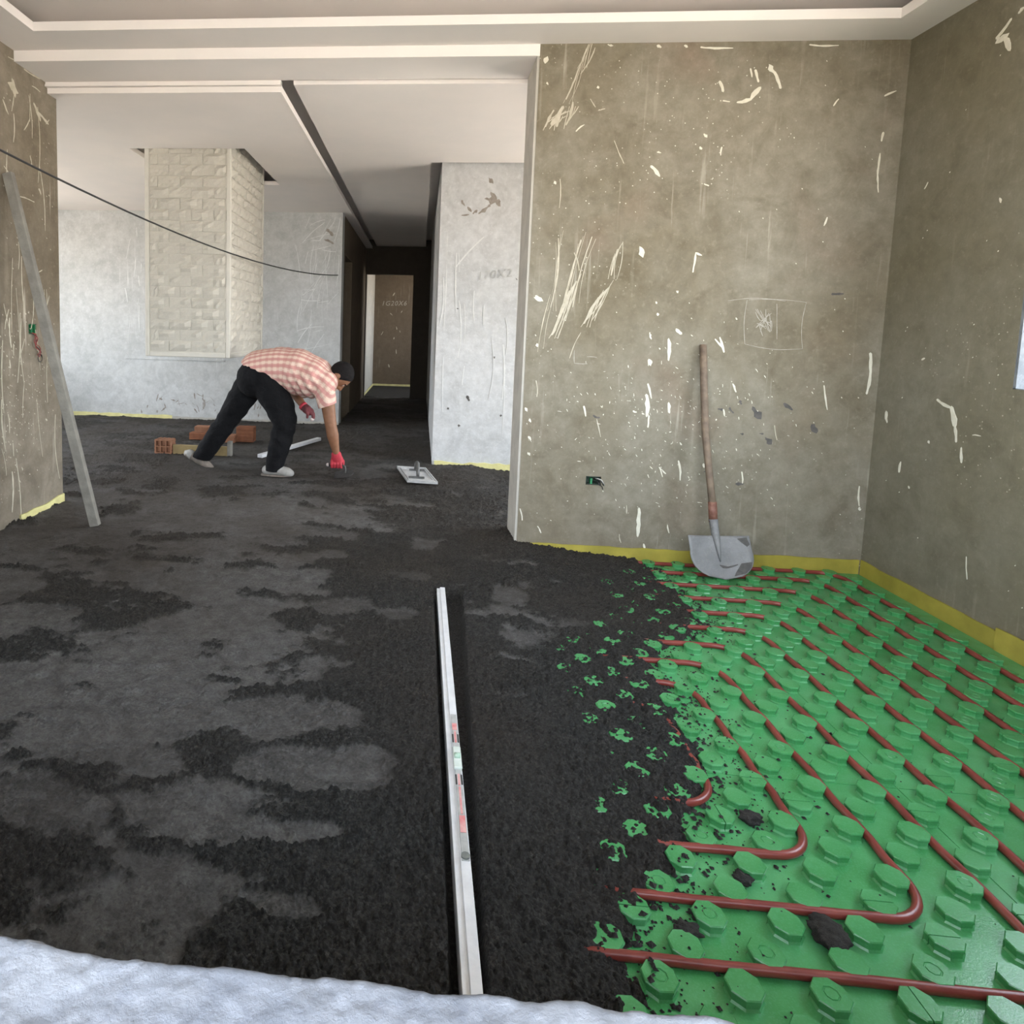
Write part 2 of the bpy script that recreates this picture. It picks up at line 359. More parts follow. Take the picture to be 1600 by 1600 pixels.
strip('baseboard_end_room', [(-.95, 10.95), (-.95, 13.095), (.6, 13.095)], 0, .10, MT['foil_pale'], -.008, .004, 7)
# ---------------------------------------------------------------- marks on the walls (dried filler, 2 mm thick), measured on the wall in metres
BACK_MARKS= [(0.797,2.662,0.763,2.569,0.0140),(0.763,2.569,0.700,2.397,0.0088),(0.829,2.646,0.765,2.522,0.0070),(0.635,2.271,0.686,2.358,0.0246),(0.707,2.271,0.733,2.381,0.0158),(0.603,2.263,0.639,2.342,0.0140),(0.659,2.263,0.672,2.334,0.0158),(0.757,2.239,0.795,2.271,0.0088),(0.820,2.397,0.846,2.357,0.0070),(0.862,2.341,0.894,2.349,0.0070),(1.445,2.478,1.464,2.432,0.0193),(1.467,2.386,1.498,2.381,0.0088),(1.537,2.378,1.597,2.393,0.0211),(1.597,2.393,1.638,2.446,0.0246),(1.609,2.531,1.628,2.477,0.0158),(1.586,2.538,1.596,2.500,0.0105),(1.675,2.553,1.693,2.522,0.0263),(1.700,2.522,1.736,2.446,0.0176),(2.224,2.405,2.273,2.427,0.0105),(2.011,2.391,1.991,2.360,0.0088),(2.227,2.131,2.236,1.945,0.0105),(2.233,2.230,2.229,2.192,0.0158),(1.166,2.136,1.182,2.132,0.0105),(1.140,2.065,1.182,2.018,0.0211),(1.387,2.223,1.400,2.210,0.0158),(1.372,2.160,1.379,2.151,0.0140),(1.476,2.160,1.474,2.121,0.0088),(1.404,1.979,1.427,1.971,0.0088),(1.342,2.643,1.495,2.638,0.0105),(1.855,2.649,1.989,2.645,0.0088),(1.264,2.652,1.277,2.646,0.0140),(1.133,2.653,1.149,2.647,0.0158),(0.891,2.661,0.915,2.656,0.0105),(0.689,1.999,0.692,1.854,0.0053),(0.696,1.699,0.674,1.343,0.0088),(0.781,1.626,0.811,1.537,0.0070),(0.810,1.692,0.725,1.294,0.0088),(0.866,1.709,0.788,1.346,0.0070),(0.998,1.646,0.974,1.515,0.0123),(1.020,1.679,0.985,1.597,0.0070),(0.962,1.449,0.873,1.298,0.0140),(0.798,1.479,0.725,1.294,0.0158),(1.110,1.656,1.125,1.615,0.0316),(1.388,1.636,1.379,1.538,0.0105),(1.388,1.636,1.416,1.623,0.0105),(1.995,1.779,2.007,1.819,0.0088),(0.950,2.191,1.004,2.080,0.0070),(0.662,1.986,0.668,1.976,0.0158),(0.600,2.480,0.604,2.470,0.0123),(0.853,2.459,0.856,2.450,0.0123),(0.594,2.602,0.587,2.579,0.0246),(0.623,1.376,0.589,1.391,0.0140),(1.283,1.192,1.290,1.084,0.0193),(1.320,1.243,1.342,1.223,0.0246),(1.537,1.207,1.561,1.133,0.0140),(1.514,1.198,1.548,1.158,0.0105),(1.185,1.223,1.195,1.190,0.0088),(1.191,1.081,1.200,1.056,0.0228),(0.768,1.428,0.689,1.201,0.0193),(0.916,1.398,0.850,1.264,0.0140),(0.836,1.214,0.786,1.078,0.0053),(0.670,1.410,0.619,1.107,0.0053),(0.618,0.954,0.627,0.869,0.0070),(1.194,0.956,1.215,0.881,0.0123),(1.189,0.897,1.196,0.787,0.0228),(1.209,0.787,1.208,0.728,0.0123),(1.305,0.858,1.312,0.811,0.0246),(0.874,0.826,0.885,0.775,0.0140),(0.944,0.760,0.969,0.667,0.0070),(2.271,1.146,2.272,0.942,0.0176),(2.064,0.976,2.090,0.853,0.0088),(1.374,0.555,1.389,0.453,0.0105),(1.296,0.501,1.313,0.484,0.0088),(1.501,0.544,1.505,0.527,0.0140),(1.696,0.510,1.704,0.451,0.0088),(1.191,0.288,1.192,0.139,0.0228),(1.124,0.302,1.127,0.259,0.0070),(1.340,0.208,1.351,0.165,0.0088),(1.096,0.143,1.106,0.099,0.0070),(0.567,0.256,0.582,0.195,0.0105),(0.665,0.164,0.684,0.129,0.0088),(1.226,0.097,1.233,0.071,0.0105),(2.279,0.461,2.288,0.360,0.0105),(2.289,0.350,2.293,0.337,0.0158),(1.207,1.382,1.211,1.375,0.0140),(1.219,1.323,1.221,1.314,0.0140),(1.307,1.439,1.312,1.433,0.0140),(1.608,1.309,1.612,1.302,0.0105),(1.129,0.811,1.143,0.805,0.0140),(0.570,0.806,0.578,0.790,0.0158),(0.595,0.747,0.600,0.733,0.0158),(0.594,0.652,0.605,0.635,0.0158),(0.595,0.565,0.604,0.553,0.0158),(0.614,1.149,0.618,1.137,0.0158),(0.597,1.400,0.631,1.376,0.0176),(1.618,0.970,1.636,0.929,0.0105),(1.580,0.835,1.588,0.801,0.0088),(1.839,0.761,1.857,0.686,0.0070),(1.376,0.651,1.384,0.641,0.0105),(1.279,0.517,1.298,0.466,0.0088)]
RIGHT_MARKS= [(3.063,0.952,2.981,0.926,0.0187),(2.981,0.926,2.955,0.852,0.0311),(2.955,0.852,2.941,0.784,0.0155),(2.910,0.762,2.902,0.701,0.0124),(3.241,0.631,3.245,0.583,0.0140),(2.828,0.312,2.813,0.221,0.0062),(3.368,0.858,3.357,0.812,0.0249),(3.089,0.761,3.084,0.753,0.0109),(3.177,0.529,3.172,0.521,0.0093),(2.863,0.825,2.824,0.827,0.0062),(3.175,1.127,3.161,1.135,0.0109),(2.958,2.461,2.900,2.510,0.0155),(2.949,2.445,2.914,2.454,0.0466),(2.921,2.451,2.890,2.388,0.0249),(2.859,1.797,2.853,1.780,0.0124),(3.265,1.923,3.249,1.948,0.0078),(2.866,2.518,2.850,2.529,0.0155)]
LEFT_MARKS= [(3.355,1.213,3.363,1.054,0.0144),(3.384,1.071,3.382,1.009,0.0090),(3.417,1.383,3.445,0.952,0.0027),(3.270,0.769,3.293,0.482,0.0090),(3.321,0.683,3.328,0.579,0.0072),(3.344,0.354,3.335,0.126,0.0135),(3.357,0.515,3.361,0.441,0.0054),(3.685,1.392,3.672,1.267,0.0045),(3.709,1.393,3.706,1.278,0.0045),(3.485,1.247,3.497,1.245,0.0090),(3.522,1.250,3.530,1.247,0.0090),(3.676,0.607,3.692,0.597,0.0108),(3.320,1.011,3.326,1.002,0.0090),(3.346,0.983,3.351,0.939,0.0072),(3.431,0.362,3.438,0.342,0.0072),(3.399,0.295,3.420,0.276,0.0054),(3.397,2.475,3.465,2.458,0.0451),(3.424,2.506,3.447,2.430,0.0339),(3.621,2.447,3.677,2.375,0.0293),(3.658,2.415,3.758,2.378,0.0226),(3.580,2.356,3.521,2.271,0.0068),(3.502,1.726,3.509,1.660,0.0181),(3.654,1.975,3.669,1.950,0.0181),(3.401,1.883,3.602,1.890,0.0079),(3.442,1.815,3.503,1.760,0.0090),(3.338,2.028,3.387,1.987,0.0090),(3.572,2.143,3.590,2.091,0.0068),(3.394,2.614,3.533,2.612,0.0079),(3.533,2.606,3.685,2.610,0.0090),(3.605,2.541,3.682,2.536,0.0068),(3.343,2.373,3.383,2.313,0.0158),(3.737,2.372,3.769,2.405,0.0090),(3.466,1.754,3.521,1.740,0.0090),(3.637,1.492,3.668,1.506,0.0113),(3.485,1.246,3.503,1.241,0.0113),(3.735,1.356,3.669,1.221,0.0068)]
CHALK= [(1.664,1.403,1.943,1.396),(1.656,1.401,1.662,1.177),(1.662,1.177,1.944,1.161),(1.943,1.396,1.944,1.161),(1.563,1.396,1.843,1.399),(1.802,1.385,1.816,1.206),(0.809,1.120,0.812,1.053),(0.812,1.053,0.878,1.052),(0.876,1.089,0.925,1.087)]
DARK= [(1.730,0.848,1.765,0.800,0.0386),(1.805,0.692,1.827,0.668,0.0316),(1.877,0.875,1.919,0.847,0.0176),(2.024,0.768,2.045,0.735,0.0281),(1.556,0.837,1.580,0.835,0.0140),(1.672,0.446,1.707,0.448,0.0158),(1.659,0.884,1.666,0.868,0.0158),(1.676,0.712,1.688,0.708,0.0123),(2.063,1.439,2.116,1.443,0.0140),(0.926,0.777,0.955,0.769,0.0176),(1.611,0.844,1.632,0.820,0.0140),(1.771,0.716,1.787,0.715,0.0105),(1.507,0.502,1.531,0.511,0.0158)]
BLOCKMARK= [(0.508,2.309,0.609,2.293,0.0600),(0.547,2.359,0.619,2.260,0.0459),(0.453,2.191,0.535,2.259,0.0318),(0.306,2.290,0.332,2.257,0.0353),(0.358,2.241,0.385,2.207,0.0247),(0.403,2.191,0.435,2.216,0.0212),(0.526,2.475,0.552,2.442,0.0353),(0.310,2.173,0.369,2.182,0.0141)]
COLMARK= [(-1.124,2.354,-1.070,2.296,0.0626),(-1.146,2.236,-1.060,2.201,0.0626)]
def marks(name, lst, face, parent, mat, seed, jag=.35, thick=.002):
    """flat irregular dabs on a wall; face(u, z, d) gives the point at distance d in front of the wall"""
    rr = random.Random(seed); mb = MB()
    th0 = thick
    for u0, z0, u1, z1, wd in lst:
        thick = th0 * rr.uniform(.6, 1.3)
        L = math.hypot(u1 - u0, z1 - z0) or 1e-4; tx, tz = (u1 - u0) / L, (z1 - z0) / L; nx, nz = -tz, tx
        k = max(3, min(9, int(L / .02))); left, right = [], []; bow = rr.uniform(-.06, .06) * L
        for i in range(k + 1):
            t = i / k; ww = wd * .41 * (.35 + .65 * math.sin(math.pi * min(1, max(0, .12 + .8 * t))) ** .7) * rr.uniform(1 - jag, 1 + jag)
            o = bow * math.sin(math.pi * t) + rr.uniform(-.1, .1) * wd; c = (u0 + tx * L * t + nx * o, z0 + tz * L * t + nz * o)
            left.append((c[0] + nx * ww, c[1] + nz * ww)); right.append((c[0] - nx * ww, c[1] - nz * ww))
        e0 = (u0 - tx * wd * .3, z0 - tz * wd * .3); e1 = (u1 + tx * wd * .3, z1 + tz * wd * .3)
        v = [face(*p, thick) for p in left] + [face(*p, thick) for p in right] + [face(*e0, thick * .6), face(*e1, thick * .6)]
        n = k + 1; f = [(i, i + 1, n + i + 1, n + i) for i in range(k)] + [(0, n, 2 * n), (k, 2 * n + 1, n + k)]
        b = len(v); ring = list(range(n)) + [2 * n + 1] + list(range(2 * n - 1, n - 1, -1)) + [2 * n]
        pts = left + [e1] + right[::-1] + [e0]; v += [face(*p, -.001) for p in pts]
        f += [(ring[i], ring[(i + 1) % len(ring)], b + (i + 1) % len(ring), b + i) for i in range(len(ring))]
        mb.add(v, f)
    o = mb.build(name, mat, parent); o['kind'] = 'stuff'; return o
for wl in (wall_back, wall_right, wall_left, wall_far, wall_block, wall_end_room): WLOC[wl.name] = (0, 0, 0)
fb = lambda u, z, d: (u, YB - d, z)
fr_ = lambda u, z, d: (XR - d, u, z)
fl = lambda u, z, d: (XL + d, u, z)
rr = random.Random(31)
specks = []
for k in range(330):
    u = rr.gauss(1.25, .38); z = rr.gauss(.72, .27)
    if .58 < u < 2.3 and .12 < z < 2.6 and not (.87 < u < 1.02 and .37 < z < .48):
        a = rr.gauss(-.9, .5); l = abs(rr.gauss(0, .008)); specks.append((u, z, u + l * math.cos(a), z + l * math.sin(a), rr.uniform(.0016, .005) * (1.4 if rr.random() < .1 else 1)))
for k in range(70):
    u, z = rr.uniform(.6, 2.28), rr.uniform(.2, 2.62); specks.append((u, z, u + .003, z - .004, rr.uniform(.002, .006)))
scr = [q for q in BACK_MARKS if q[4] >= .0085 and q[0] < 1.03 and math.hypot(q[2] - q[0], q[3] - q[1]) > .055 and q[1] > 1.05]; main = [q for q in BACK_MARKS if q[4] >= .0085 and q not in scr]; thin = [q for q in BACK_MARKS if q[4] < .0085]
marks('plaster_dab', main, fb, wall_back, MT['splat'], 1)
marks('plaster_smear', thin + scr + [(q[0] + .012 * s_, q[1] + .02 * s_, q[2] + .015 * s_, q[3] - .02, q[4] * .35) for q in scr for s_ in (-1, 1, 2)] + [(q[0] + .02, q[1] - .01, q[2] + .03, q[3] + .02, q[4] * .5) for q in thin if abs(q[3] - q[1]) > .15], fb, wall_back, MT['splat_pale'], 2)
marks('plaster_speck', specks, fb, wall_back, MT['splat'], 3)
marks('dark_stain', DARK, fb, wall_back, MT['stain'], 4, .6, .0012)
marks('chalk_line', [(*q, .0035) for q in CHALK] + [(1.70 + rr.uniform(0, .09), 1.22 + rr.uniform(0, .10), 1.70 + rr.uniform(0, .09), 1.24 + rr.uniform(0, .12), .004) for _ in range(16)], fb, wall_back, MT['chalk'], 5, .3, .0008)
sp2 = [(rr.uniform(1.6, 3.4), rr.uniform(.2, 2.5)) for _ in range(50)]
marks('plaster_dab', RIGHT_MARKS + [(a, b2, a + .003, b2 - .004, rr.uniform(.002, .005)) for a, b2 in sp2], fr_, wall_right, MT['splat'], 6)
sp3 = [(rr.gauss(3.4, .2), rr.gauss(.8, .25)) for _ in range(150)] + [(rr.uniform(3, 3.8), rr.uniform(.2, 2.5)) for _ in range(60)]
marks('plaster_dab', LEFT_MARKS + [(a, b2, a + .004, b2 - .006, rr.uniform(.003, .007)) for a, b2 in sp3 if a < 3.8 and b2 > .1], fl, wall_left, MT['splat_pale'], 7)
streaks = []
for k in range(46):
    u, z = rr.uniform(2.95, 3.8), rr.uniform(.4, 2.5); l = rr.uniform(.1, .45); streaks.append((u, z, u + rr.uniform(-.05, .05), z - l, rr.uniform(.003, .008)))
marks('plaster_smear', streaks, fl, wall_left, MT['splat_pale'], 8)
fblk = lambda u, z, d: (u, YBL - d, z)
marks('bare_patch', BLOCKMARK, fblk, wall_block, MT['patch_brown'], 9, .6)
MT['pale_streak'] = simple('pale_filler_streak', (.69, .70, .69), (.64, .65, .64), .85, 20)
streaks = [(u, z, u + rr.uniform(-.02, .02), z - rr.uniform(.1, .6), rr.uniform(.006, .016)) for u, z in [(rr.uniform(.17, .95), rr.uniform(.8, 2.4)) for _ in range(22)] if not (.40 < u < .85 and 1.5 < z < 2.45)]
marks('plaster_smear', streaks + [(.28, 1.75, .50, 2.0, .014), (.45, 1.3, .44, 1.55, .012)], fblk, wall_block, MT['pale_streak'], 10)
marks('dark_stain', [(.415, .655, .43, .62, .03), (.25, .55, .26, .54, .02), (.85, .9, .86, .89, .014), (.62, 1.0, .63, .99, .02), (.7, .5, .71, .5, .02), (.35, .4, .36, .4, .025), (.3, 1.4, .31, 1.4, .014), (.78, 1.66, .79, 1.65, .012)], fblk, wall_block, MT['stain'], 11, .5)
ffar = lambda u, z, d: (u, YW - d, z)
marks('bare_patch', COLMARK, ffar, wall_far, MT['patch_brown'], 12, .6)
streaks = []
for k in range(60):
    u, z = rr.uniform(-1.5, -1.0), rr.uniform(.9, 2.4); a = rr.choice([.1, .3, .9, 1.2, 1.5]) + rr.gauss(0, .15); l = rr.uniform(.1, .45)
    if u - l * math.cos(a) > -4 and u + l * math.cos(a) < XC - .02: streaks.append((u, z, u + l * math.cos(a), min(2.5, z + l * math.sin(a)), rr.uniform(.004, .012)))
for k in range(30):
    u, z = rr.uniform(-3.6, -2.5), rr.uniform(1.0, 2.4); l = rr.uniform(.1, .35); streaks.append((u, z, u + rr.gauss(0, .02), max(.2, z - l), rr.uniform(.006, .016)))
marks('plaster_smear', streaks, ffar, wall_far, MT['pale_streak'], 13)
marks('dark_stain', [(rr.uniform(-3.5, -2.0), rr.uniform(.14, .4), 0, 0, 0) for _ in range(0)] + [(u, z, u + rr.gauss(0, .03), z + rr.uniform(.01, .09), rr.uniform(.006, .02)) for u, z in [(rr.uniform(-3.4, -1.9), abs(rr.gauss(.12, .09)) + .1) for _ in range(40)]], ffar, wall_far, MT['patch_brown'], 14, .6, .0012)
struct(MB().box(-3.6, -2.35, YW - .010, YW + .01, .775, .787).build('trim_5', MT['plaster_white'], keep_origin=True))

def writing(name, body, size, M, mat, parent, extrude=.0006, shear=0):
    cu = bpy.data.curves.new(name, 'FONT'); cu.body = body; cu.size = size; cu.extrude = extrude; cu.shear = shear; cu.resolution_u = 3; cu.space_character = 1.15
    t = bpy.data.objects.new(name, cu); COL.objects.link(t); dg = bpy.context.evaluated_depsgraph_get()
    me = bpy.data.meshes.new_from_object(t.evaluated_get(dg)); bpy.data.objects.remove(t)
    v = [tuple(M @ p.co) for p in me.vertices]; f = [list(p.vertices) for p in me.polygons]; bpy.data.meshes.remove(me)
    return mesh_obj(name, v, f, mat, parent)
def wallM(x, y, z, tilt=0): return Matrix.Translation((x, y, z)) @ Matrix.Rotation(math.pi / 2, 4, 'X') @ Matrix.Rotation(tilt, 4, 'Z')
MT['pencil'] = simple('pencil_grey', (.40, .41, .40), (.48, .48, .47), .9, 50, bs=0)
writing('pencil_figures', '170X2', .098, wallM(.455, YBL - .0035, 1.64, .12), MT['pencil'], wall_block, shear=.2)
writing('chalk_figures', '1G20X6', .135, wallM(-.82, 13.099, 1.70, .03), MT['chalk'], wall_end_room, shear=.25)
marks('plaster_dab', [(u, z, u + rr.gauss(0, .03), z - rr.uniform(.02, .09), rr.uniform(.01, .025)) for u, z in [(rr.uniform(-.85, -.2), rr.uniform(.3, 2.1)) for _ in range(9)]], lambda u, z, d: (u, 13.1 - d, z), wall_end_room, MT['splat_pale'], 15)

# recessed junction boxes with their wires
MT['box_green'] = simple('green_plastic', (.03, .22, .09), (.02, .15, .06), .5, 30)
MT['wire_red'] = simple('red_wire', (.30, .05, .04), (.2, .03, .03), .45, 30, bs=0)
MT['wire_black'] = simple('black_wire', (.02, .02, .02), (.03, .03, .03), .5, 30, bs=0)
MT['wire_white'] = simple('white_wire', (.6, .6, .56), (.5, .5, .47), .5, 30, bs=0)
def shell(mb, x0, x1, y0, y1, z0, z1, t=.004):   # open towards -y
    mb.box(x0, x1, y1 - t, y1, z0, z1); mb.box(x0, x0 + t, y0, y1, z0, z1); mb.box(x1 - t, x1, y0, y1, z0, z1); mb.box(x0, x1, y0, y1, z0, z0 + t); mb.box(x0, x1, y0, y1, z1 - t, z1)
MT['box_shaded'] = simple('recess_shaded_green_box', (.012, .045, .024), (.02, .02, .018), .7, 60)  # green plastic darkened, the shade inside the recess put into its colour
t = thing('junction_box', 'broken green wall box with black and white wires low in the back wall', 'socket box', (.945, YB, .405))
m = MB(); shell(m, .907, .983, YB + .006, YB + .043, .407, .450); m.build('box', MT['box_shaded'], t)
m = MB(); m.box(.93, .94, YB + .004, YB + .03, .41, .44); m.build('divider', MT['box_green'], t)
for k in range(2): MB().tube([(.955, YB + .03, .43 + .006 * k), (.965, YB - .006, .436 + .006 * k), (.985, YB - .010, .428 + .008 * k), (.998 + .004 * k, YB - .006, .405 + .004 * k)], .0022, 6).build('wire', MT['wire_white'] if k else MT['wire_black'], t, True)
MB().tube([(.95, YB + .03, .42), (.968, YB - .008, .425), (.975, YB - .012, .408), (.99, YB - .006, .40), (.995, YB - .004, .385)], .0025, 6).build('wire', MT['wire_black'], t, True)
t = thing('junction_box', 'green wall box with dangling red wires on the left wall', 'socket box', (XL, 3.56, 1.0))
m = MB(); x0, x1 = XL - .042, XL - .004
m.box(x0, x0 + .004, 3.527, 3.598, 1.127, 1.183); m.box(x0, x1, 3.527, 3.531, 1.127, 1.183); m.box(x0, x1, 3.594, 3.598, 1.127, 1.183); m.box(x0, x1, 3.527, 3.598, 1.127, 1.131); m.box(x0, x1, 3.527, 3.598, 1.179, 1.183); m.box(x0, x1, 3.56, 3.566, 1.127, 1.183)
m.build('box', MT['box_green'], t)
rw = random.Random(4)
for k in range(4):
    a = rw.uniform(0, 6); pts = [(XL - .03, 3.55 + .01 * k, 1.14), (XL + .012, 3.55 + .01 * k, 1.125)]
    for j in range(9): pts.append((XL + .014 + .008 * rw.random(), 3.565 + .02 * math.sin(j * .9 + a) + .004 * j, 1.11 - .013 * j - .005 * k))
    if k == 0:
        for j in range(9): pts.append((XL + .02, 3.60 + .022 * math.cos(j * .8), .985 + .025 * math.sin(j * .8)))
    MB().tube(pts, .0022, 6).build('wire', MT['wire_red'] if k else MT['wire_black'], t, True)

# ---------------------------------------------------------------- screed: damp dark mortar spread over the floor
EDGE = np.array([[.40, .3], [.40, 1.0], [.43, 1.09], [.41, 1.15], [.46, 1.22], [.52, 1.3], [.60, 1.38], [.65, 1.47], [.70, 1.57], [.78, 1.64], [.81, 1.71], [.85, 1.81], [.83, 1.88], [.85, 2.01], [.88, 2.2], [.87, 2.37], [1.03, 2.5], [1.20, 2.67], [1.25, 2.83], [1.24, 3.0], [1.22, 3.15], [1.24, 3.3], [1.16, 3.46], [1.16, 20]])
# places pressed flat by knees, boards and the trowel: centre x, y and half sizes in metres
PRESSED = [(-0.859, 1.362, 0.18, 0.109), (-1.181, 1.785, 0.154, 0.122), (-0.916, 1.751, 0.151, 0.089), (-0.774, 1.839, 0.137, 0.09), (-0.616, 1.741, 0.158, 0.073), (-0.512, 1.363, 0.178, 0.082), (-0.257, 1.549, 0.199, 0.08), (-0.127, 1.59, 0.101, 0.072), (-0.396, 1.786, 0.171, 0.076), (-0.202, 1.779, 0.113, 0.074), (-0.253, 1.163, 0.089, 0.038), (-1.452, 2.285, 0.218, 0.1), (-0.89, 2.062, 0.197, 0.073), (-0.27, 2.515, 0.144, 0.104), (-0.717, 2.792, 0.261, 0.1), (-1.106, 3.028, 0.219, 0.085), (-0.058, 2.486, 0.103, 0.068), (-0.234, 1.338, 0.087, 0.032), (-0.753, 1.538, 0.1, 0.052), (-0.853, 1.526, 0.083, 0.042), (-0.53, 3.486, 0.251, 0.11), (-1.287, 2.705, 0.226, 0.083), (-0.775, 3.279, 0.203, 0.079), (-0.014, 2.9, 0.119, 0.061), (0.436, 2.748, 0.071, 0.094)]
def trench_l(Y): return .090 + (Y - 1.05) * .004
def trench_r(Y): return .158 + (Y - 1.05) * .036
def screed_h(X, Y):
    d = EDGE[:, 0]; e = np.interp(Y, EDGE[:, 1], d) - X
    e = e + .07 * (fbm(X * 9, Y * 9, 21, 4) - .5) + .02 * (fbm(X * 45, Y * 45, 22, 3) - .5)
    zw = np.clip((Y - 1.05) * .42, .05, .45)
    base = np.where(e < 0, e * .8, 0) + .0182 * smoothstep(0, .045, e) + .0445 * smoothstep(zw * .68, zw + .30, e)
    base += .03 * np.exp(-(((X - .72) / .28) ** 2 + ((Y - 3.5) / .3) ** 2))
    far = smoothstep(.25, .55, e)
    big = fbm(X * 1.5 + 5, Y * 2.2, 31, 4) - .5
    # trowelled / pressed places against rough loose ones
    s = .62 * fbm(X * 4.4 + 1.7 * fbm(X * 1.7, Y * 2.2, 41, 3), Y * 7.0, 43, 5, .6) + .38 * fbm(X * 1.6, Y * 2.1, 44, 3)
    keep = smoothstep(.05, .5, -(X - .0)) * .13 - .055 * smoothstep(.0, .25, X) - .085 * np.exp(-((Y - 1.0) / .30) ** 2) - .045 * np.exp(-((Y - 3.1) / .7) ** 2) * smoothstep(-1.6, -.6, X) + .05 * np.exp(-((X + .75) / .35) ** 2 - ((Y - 1.75) / .45) ** 2) - .02
    s = smoothstep(.475, .565, s + keep - .012 - .035 * smoothstep(2.9, 2.1, Y) + .08 * (fbm(X * 34, Y * 40, 47, 3) - .5))
    s = np.where(Y > 4.2, np.maximum(s * .7, .34 * smoothstep(4.2, 5, Y)), s)
    rim = np.zeros_like(X); wob = .42 * (fbm(X * 6.5, Y * 9, 46, 5, .6) - .5) + .12 * (fbm(X * 40, Y * 40, 48, 2) - .5)
    for k, (ox, oy, oa, ob) in enumerate(PRESSED):
        ca = math.cos(k * 1.3) * .5; dx, dy = (X - ox) / oa, (Y - oy) / ob
        rr_ = np.sqrt((dx + ca * dy) ** 2 + dy * dy) + wob * 2.6
        s = np.maximum(s, (.72 + .28 * ((k * 37) % 10) / 10) * smoothstep(1.0, .86, rr_)); rim = np.maximum(rim, np.exp(-((rr_ - 1.04) / .07) ** 2))
    s = s * far
    h = base + far * (.020 * big + .022 * (fbm(X * 5, Y * 9, 51, 4) - .5)) - s * .009 + .006 * rim * far
    h += far * s * .014 * (fbm(X * 11, Y * 17, 53, 3) - .5)
    far_fade = 1 / (1 + (Y / 5.5) ** 2)
    cr = crumbs(X, Y, .030, 61, .25, .62, .6) * .75 + crumbs(X, Y, .0145, 71, .22, .56, .9) * 1.6 + crumbs(X, Y, .0088, 75, .25, .6, .9) * 1.3 + .004 * (fbm(X * 120, Y * 120, 81, 2) - .5)
    fine = .006 * (fbm(X * 90, Y * 90, 91, 3) - .5) + crumbs(X, Y, .022, 95, .15, .4, .25) * .55
    rough = np.clip(1.12 - s, .12, 1)
    h += (cr * rough * (.55 + .45 * fbm(X * 8, Y * 8, 97, 2)) + fine * s) * np.where(e > -.02, 1, .3)
    # loose clods along the spilling edge
    h += np.where((e > -.06) & (e < zw + .1), crumbs(X, Y, .055, 101, .12, .45, .35) * .55, 0)
    # flatter under the worker
    # the slot left for the straightedge
    tn = .004 * (fbm(X * 60, Y * 60, 111, 3) - .5)
    inn = smoothstep(-.004, .006, X - trench_l(Y) + tn) * smoothstep(-.004, .010, trench_r(Y) - X + tn) * smoothstep(0, .01, 2.79 - Y + tn)
    h = h * (1 - inn) + inn * (.010 + .25 * (cr + .003))
    return h, s, e
rows = [.70]
while rows[-1] < 11.2: rows.append(rows[-1] * 1.0023 if rows[-1] < 5 else rows[-1] * 1.004)
rows = np.array(rows); us = np.arange(-.80, .62, .0022)
Yg, Ug = np.meshgrid(rows, us, indexing='ij'); Xg = Ug * (Yg + .02)
hz, sm, ed = screed_h(Xg, Yg)
idx = grid_faces(*Xg.shape)
cx = Xg.ravel()[idx].mean(1); cy = Yg.ravel()[idx].mean(1); hm = hz.ravel()[idx].max(1)
ok = (hm > .0005) & (cx > -5.1)
ok &= ~((cy < YLE) & (cx < XL - .01)) & ~((cy > YB + .01) & (cy < YS) & (cx > XP + .0)) & ~((cy > YBL + .01) & (cx > XBLK + .01)) & (cx < 2.25)
ok &= ~((cy > YW + .01) & (cx < XC - .01)) & (cy < 10.9) & ~((cy > 3.43) & (cx > .17 * cy + .06))
idx = idx[ok]; used = np.unique(idx); remap = np.full(Xg.size, -1); remap[used] = np.arange(len(used))
V = np.stack([Xg.ravel()[used], Yg.ravel()[used], hz.ravel()[used]], -1)
sc_ob = mesh_obj('screed', V, remap[idx], None, smooth=False, keep_origin=True)
tag(sc_ob, 'dark damp mortar screed spread over the floor from the foreground into the far room', 'screed', kind='stuff')
at = sc_ob.data.attributes.new('pressed', 'FLOAT', 'POINT'); at.data.foreach_set('value', sm.ravel()[used].astype(np.float32))
mt, nt, b = newmat('damp_screed'); v = coords(nt); a = N(nt, 'ShaderNodeAttribute', attribute_name='pressed')
vg = N(nt, 'ShaderNodeTexVoronoi'); vg.inputs['Scale'].default_value = 165; nt.links.new(v, vg.inputs['Vector']); gs = N(nt, 'ShaderNodeSeparateXYZ'); nt.links.new(vg.outputs['Color'], gs.inputs[0])
grain_ = mul(nt, gs.outputs[0], gs.outputs[0])
rough_c = mix(nt, grain_, (.020, .0187, .0168), (.058, .0545, .050))
fac = N(nt, 'ShaderNodeMapRange'); fac.inputs[1].default_value = .30; fac.inputs[2].default_value = .75
nt.links.new(mul(nt, mul(nt, a.outputs['Fac'], mul(nt, gs.outputs[1], .34), 'ADD'), mul(nt, noise(nt, v, 9, 6, .75, .36, .60), .25), 'ADD'), fac.inputs[0]); fac.inputs[1].default_value = .62; fac.inputs[2].default_value = 1.30
sm_c = mix(nt, noise(nt, v, 16, 8, .78, .36, .64), (.080, .075, .071), (.175, .168, .162))
sm_c = mix(nt, mul(nt, grain_, .45), sm_c, (.05, .047, .043))
br = noise(nt, v, .8, 3, .5, .45, .62)
c = mix(nt, fac.outputs[0], rough_c, sm_c)
c = mix(nt, mul(nt, br, .45), c, (.040, .029, .021))
pos = N(nt, 'ShaderNodeSeparateXYZ'); nt.links.new(v, pos.inputs[0]); dm = N(nt, 'ShaderNodeMapRange'); dm.inputs[1].default_value = 1.9; dm.inputs[2].default_value = 2.9; nt.links.new(pos.outputs['Y'], dm.inputs[0])
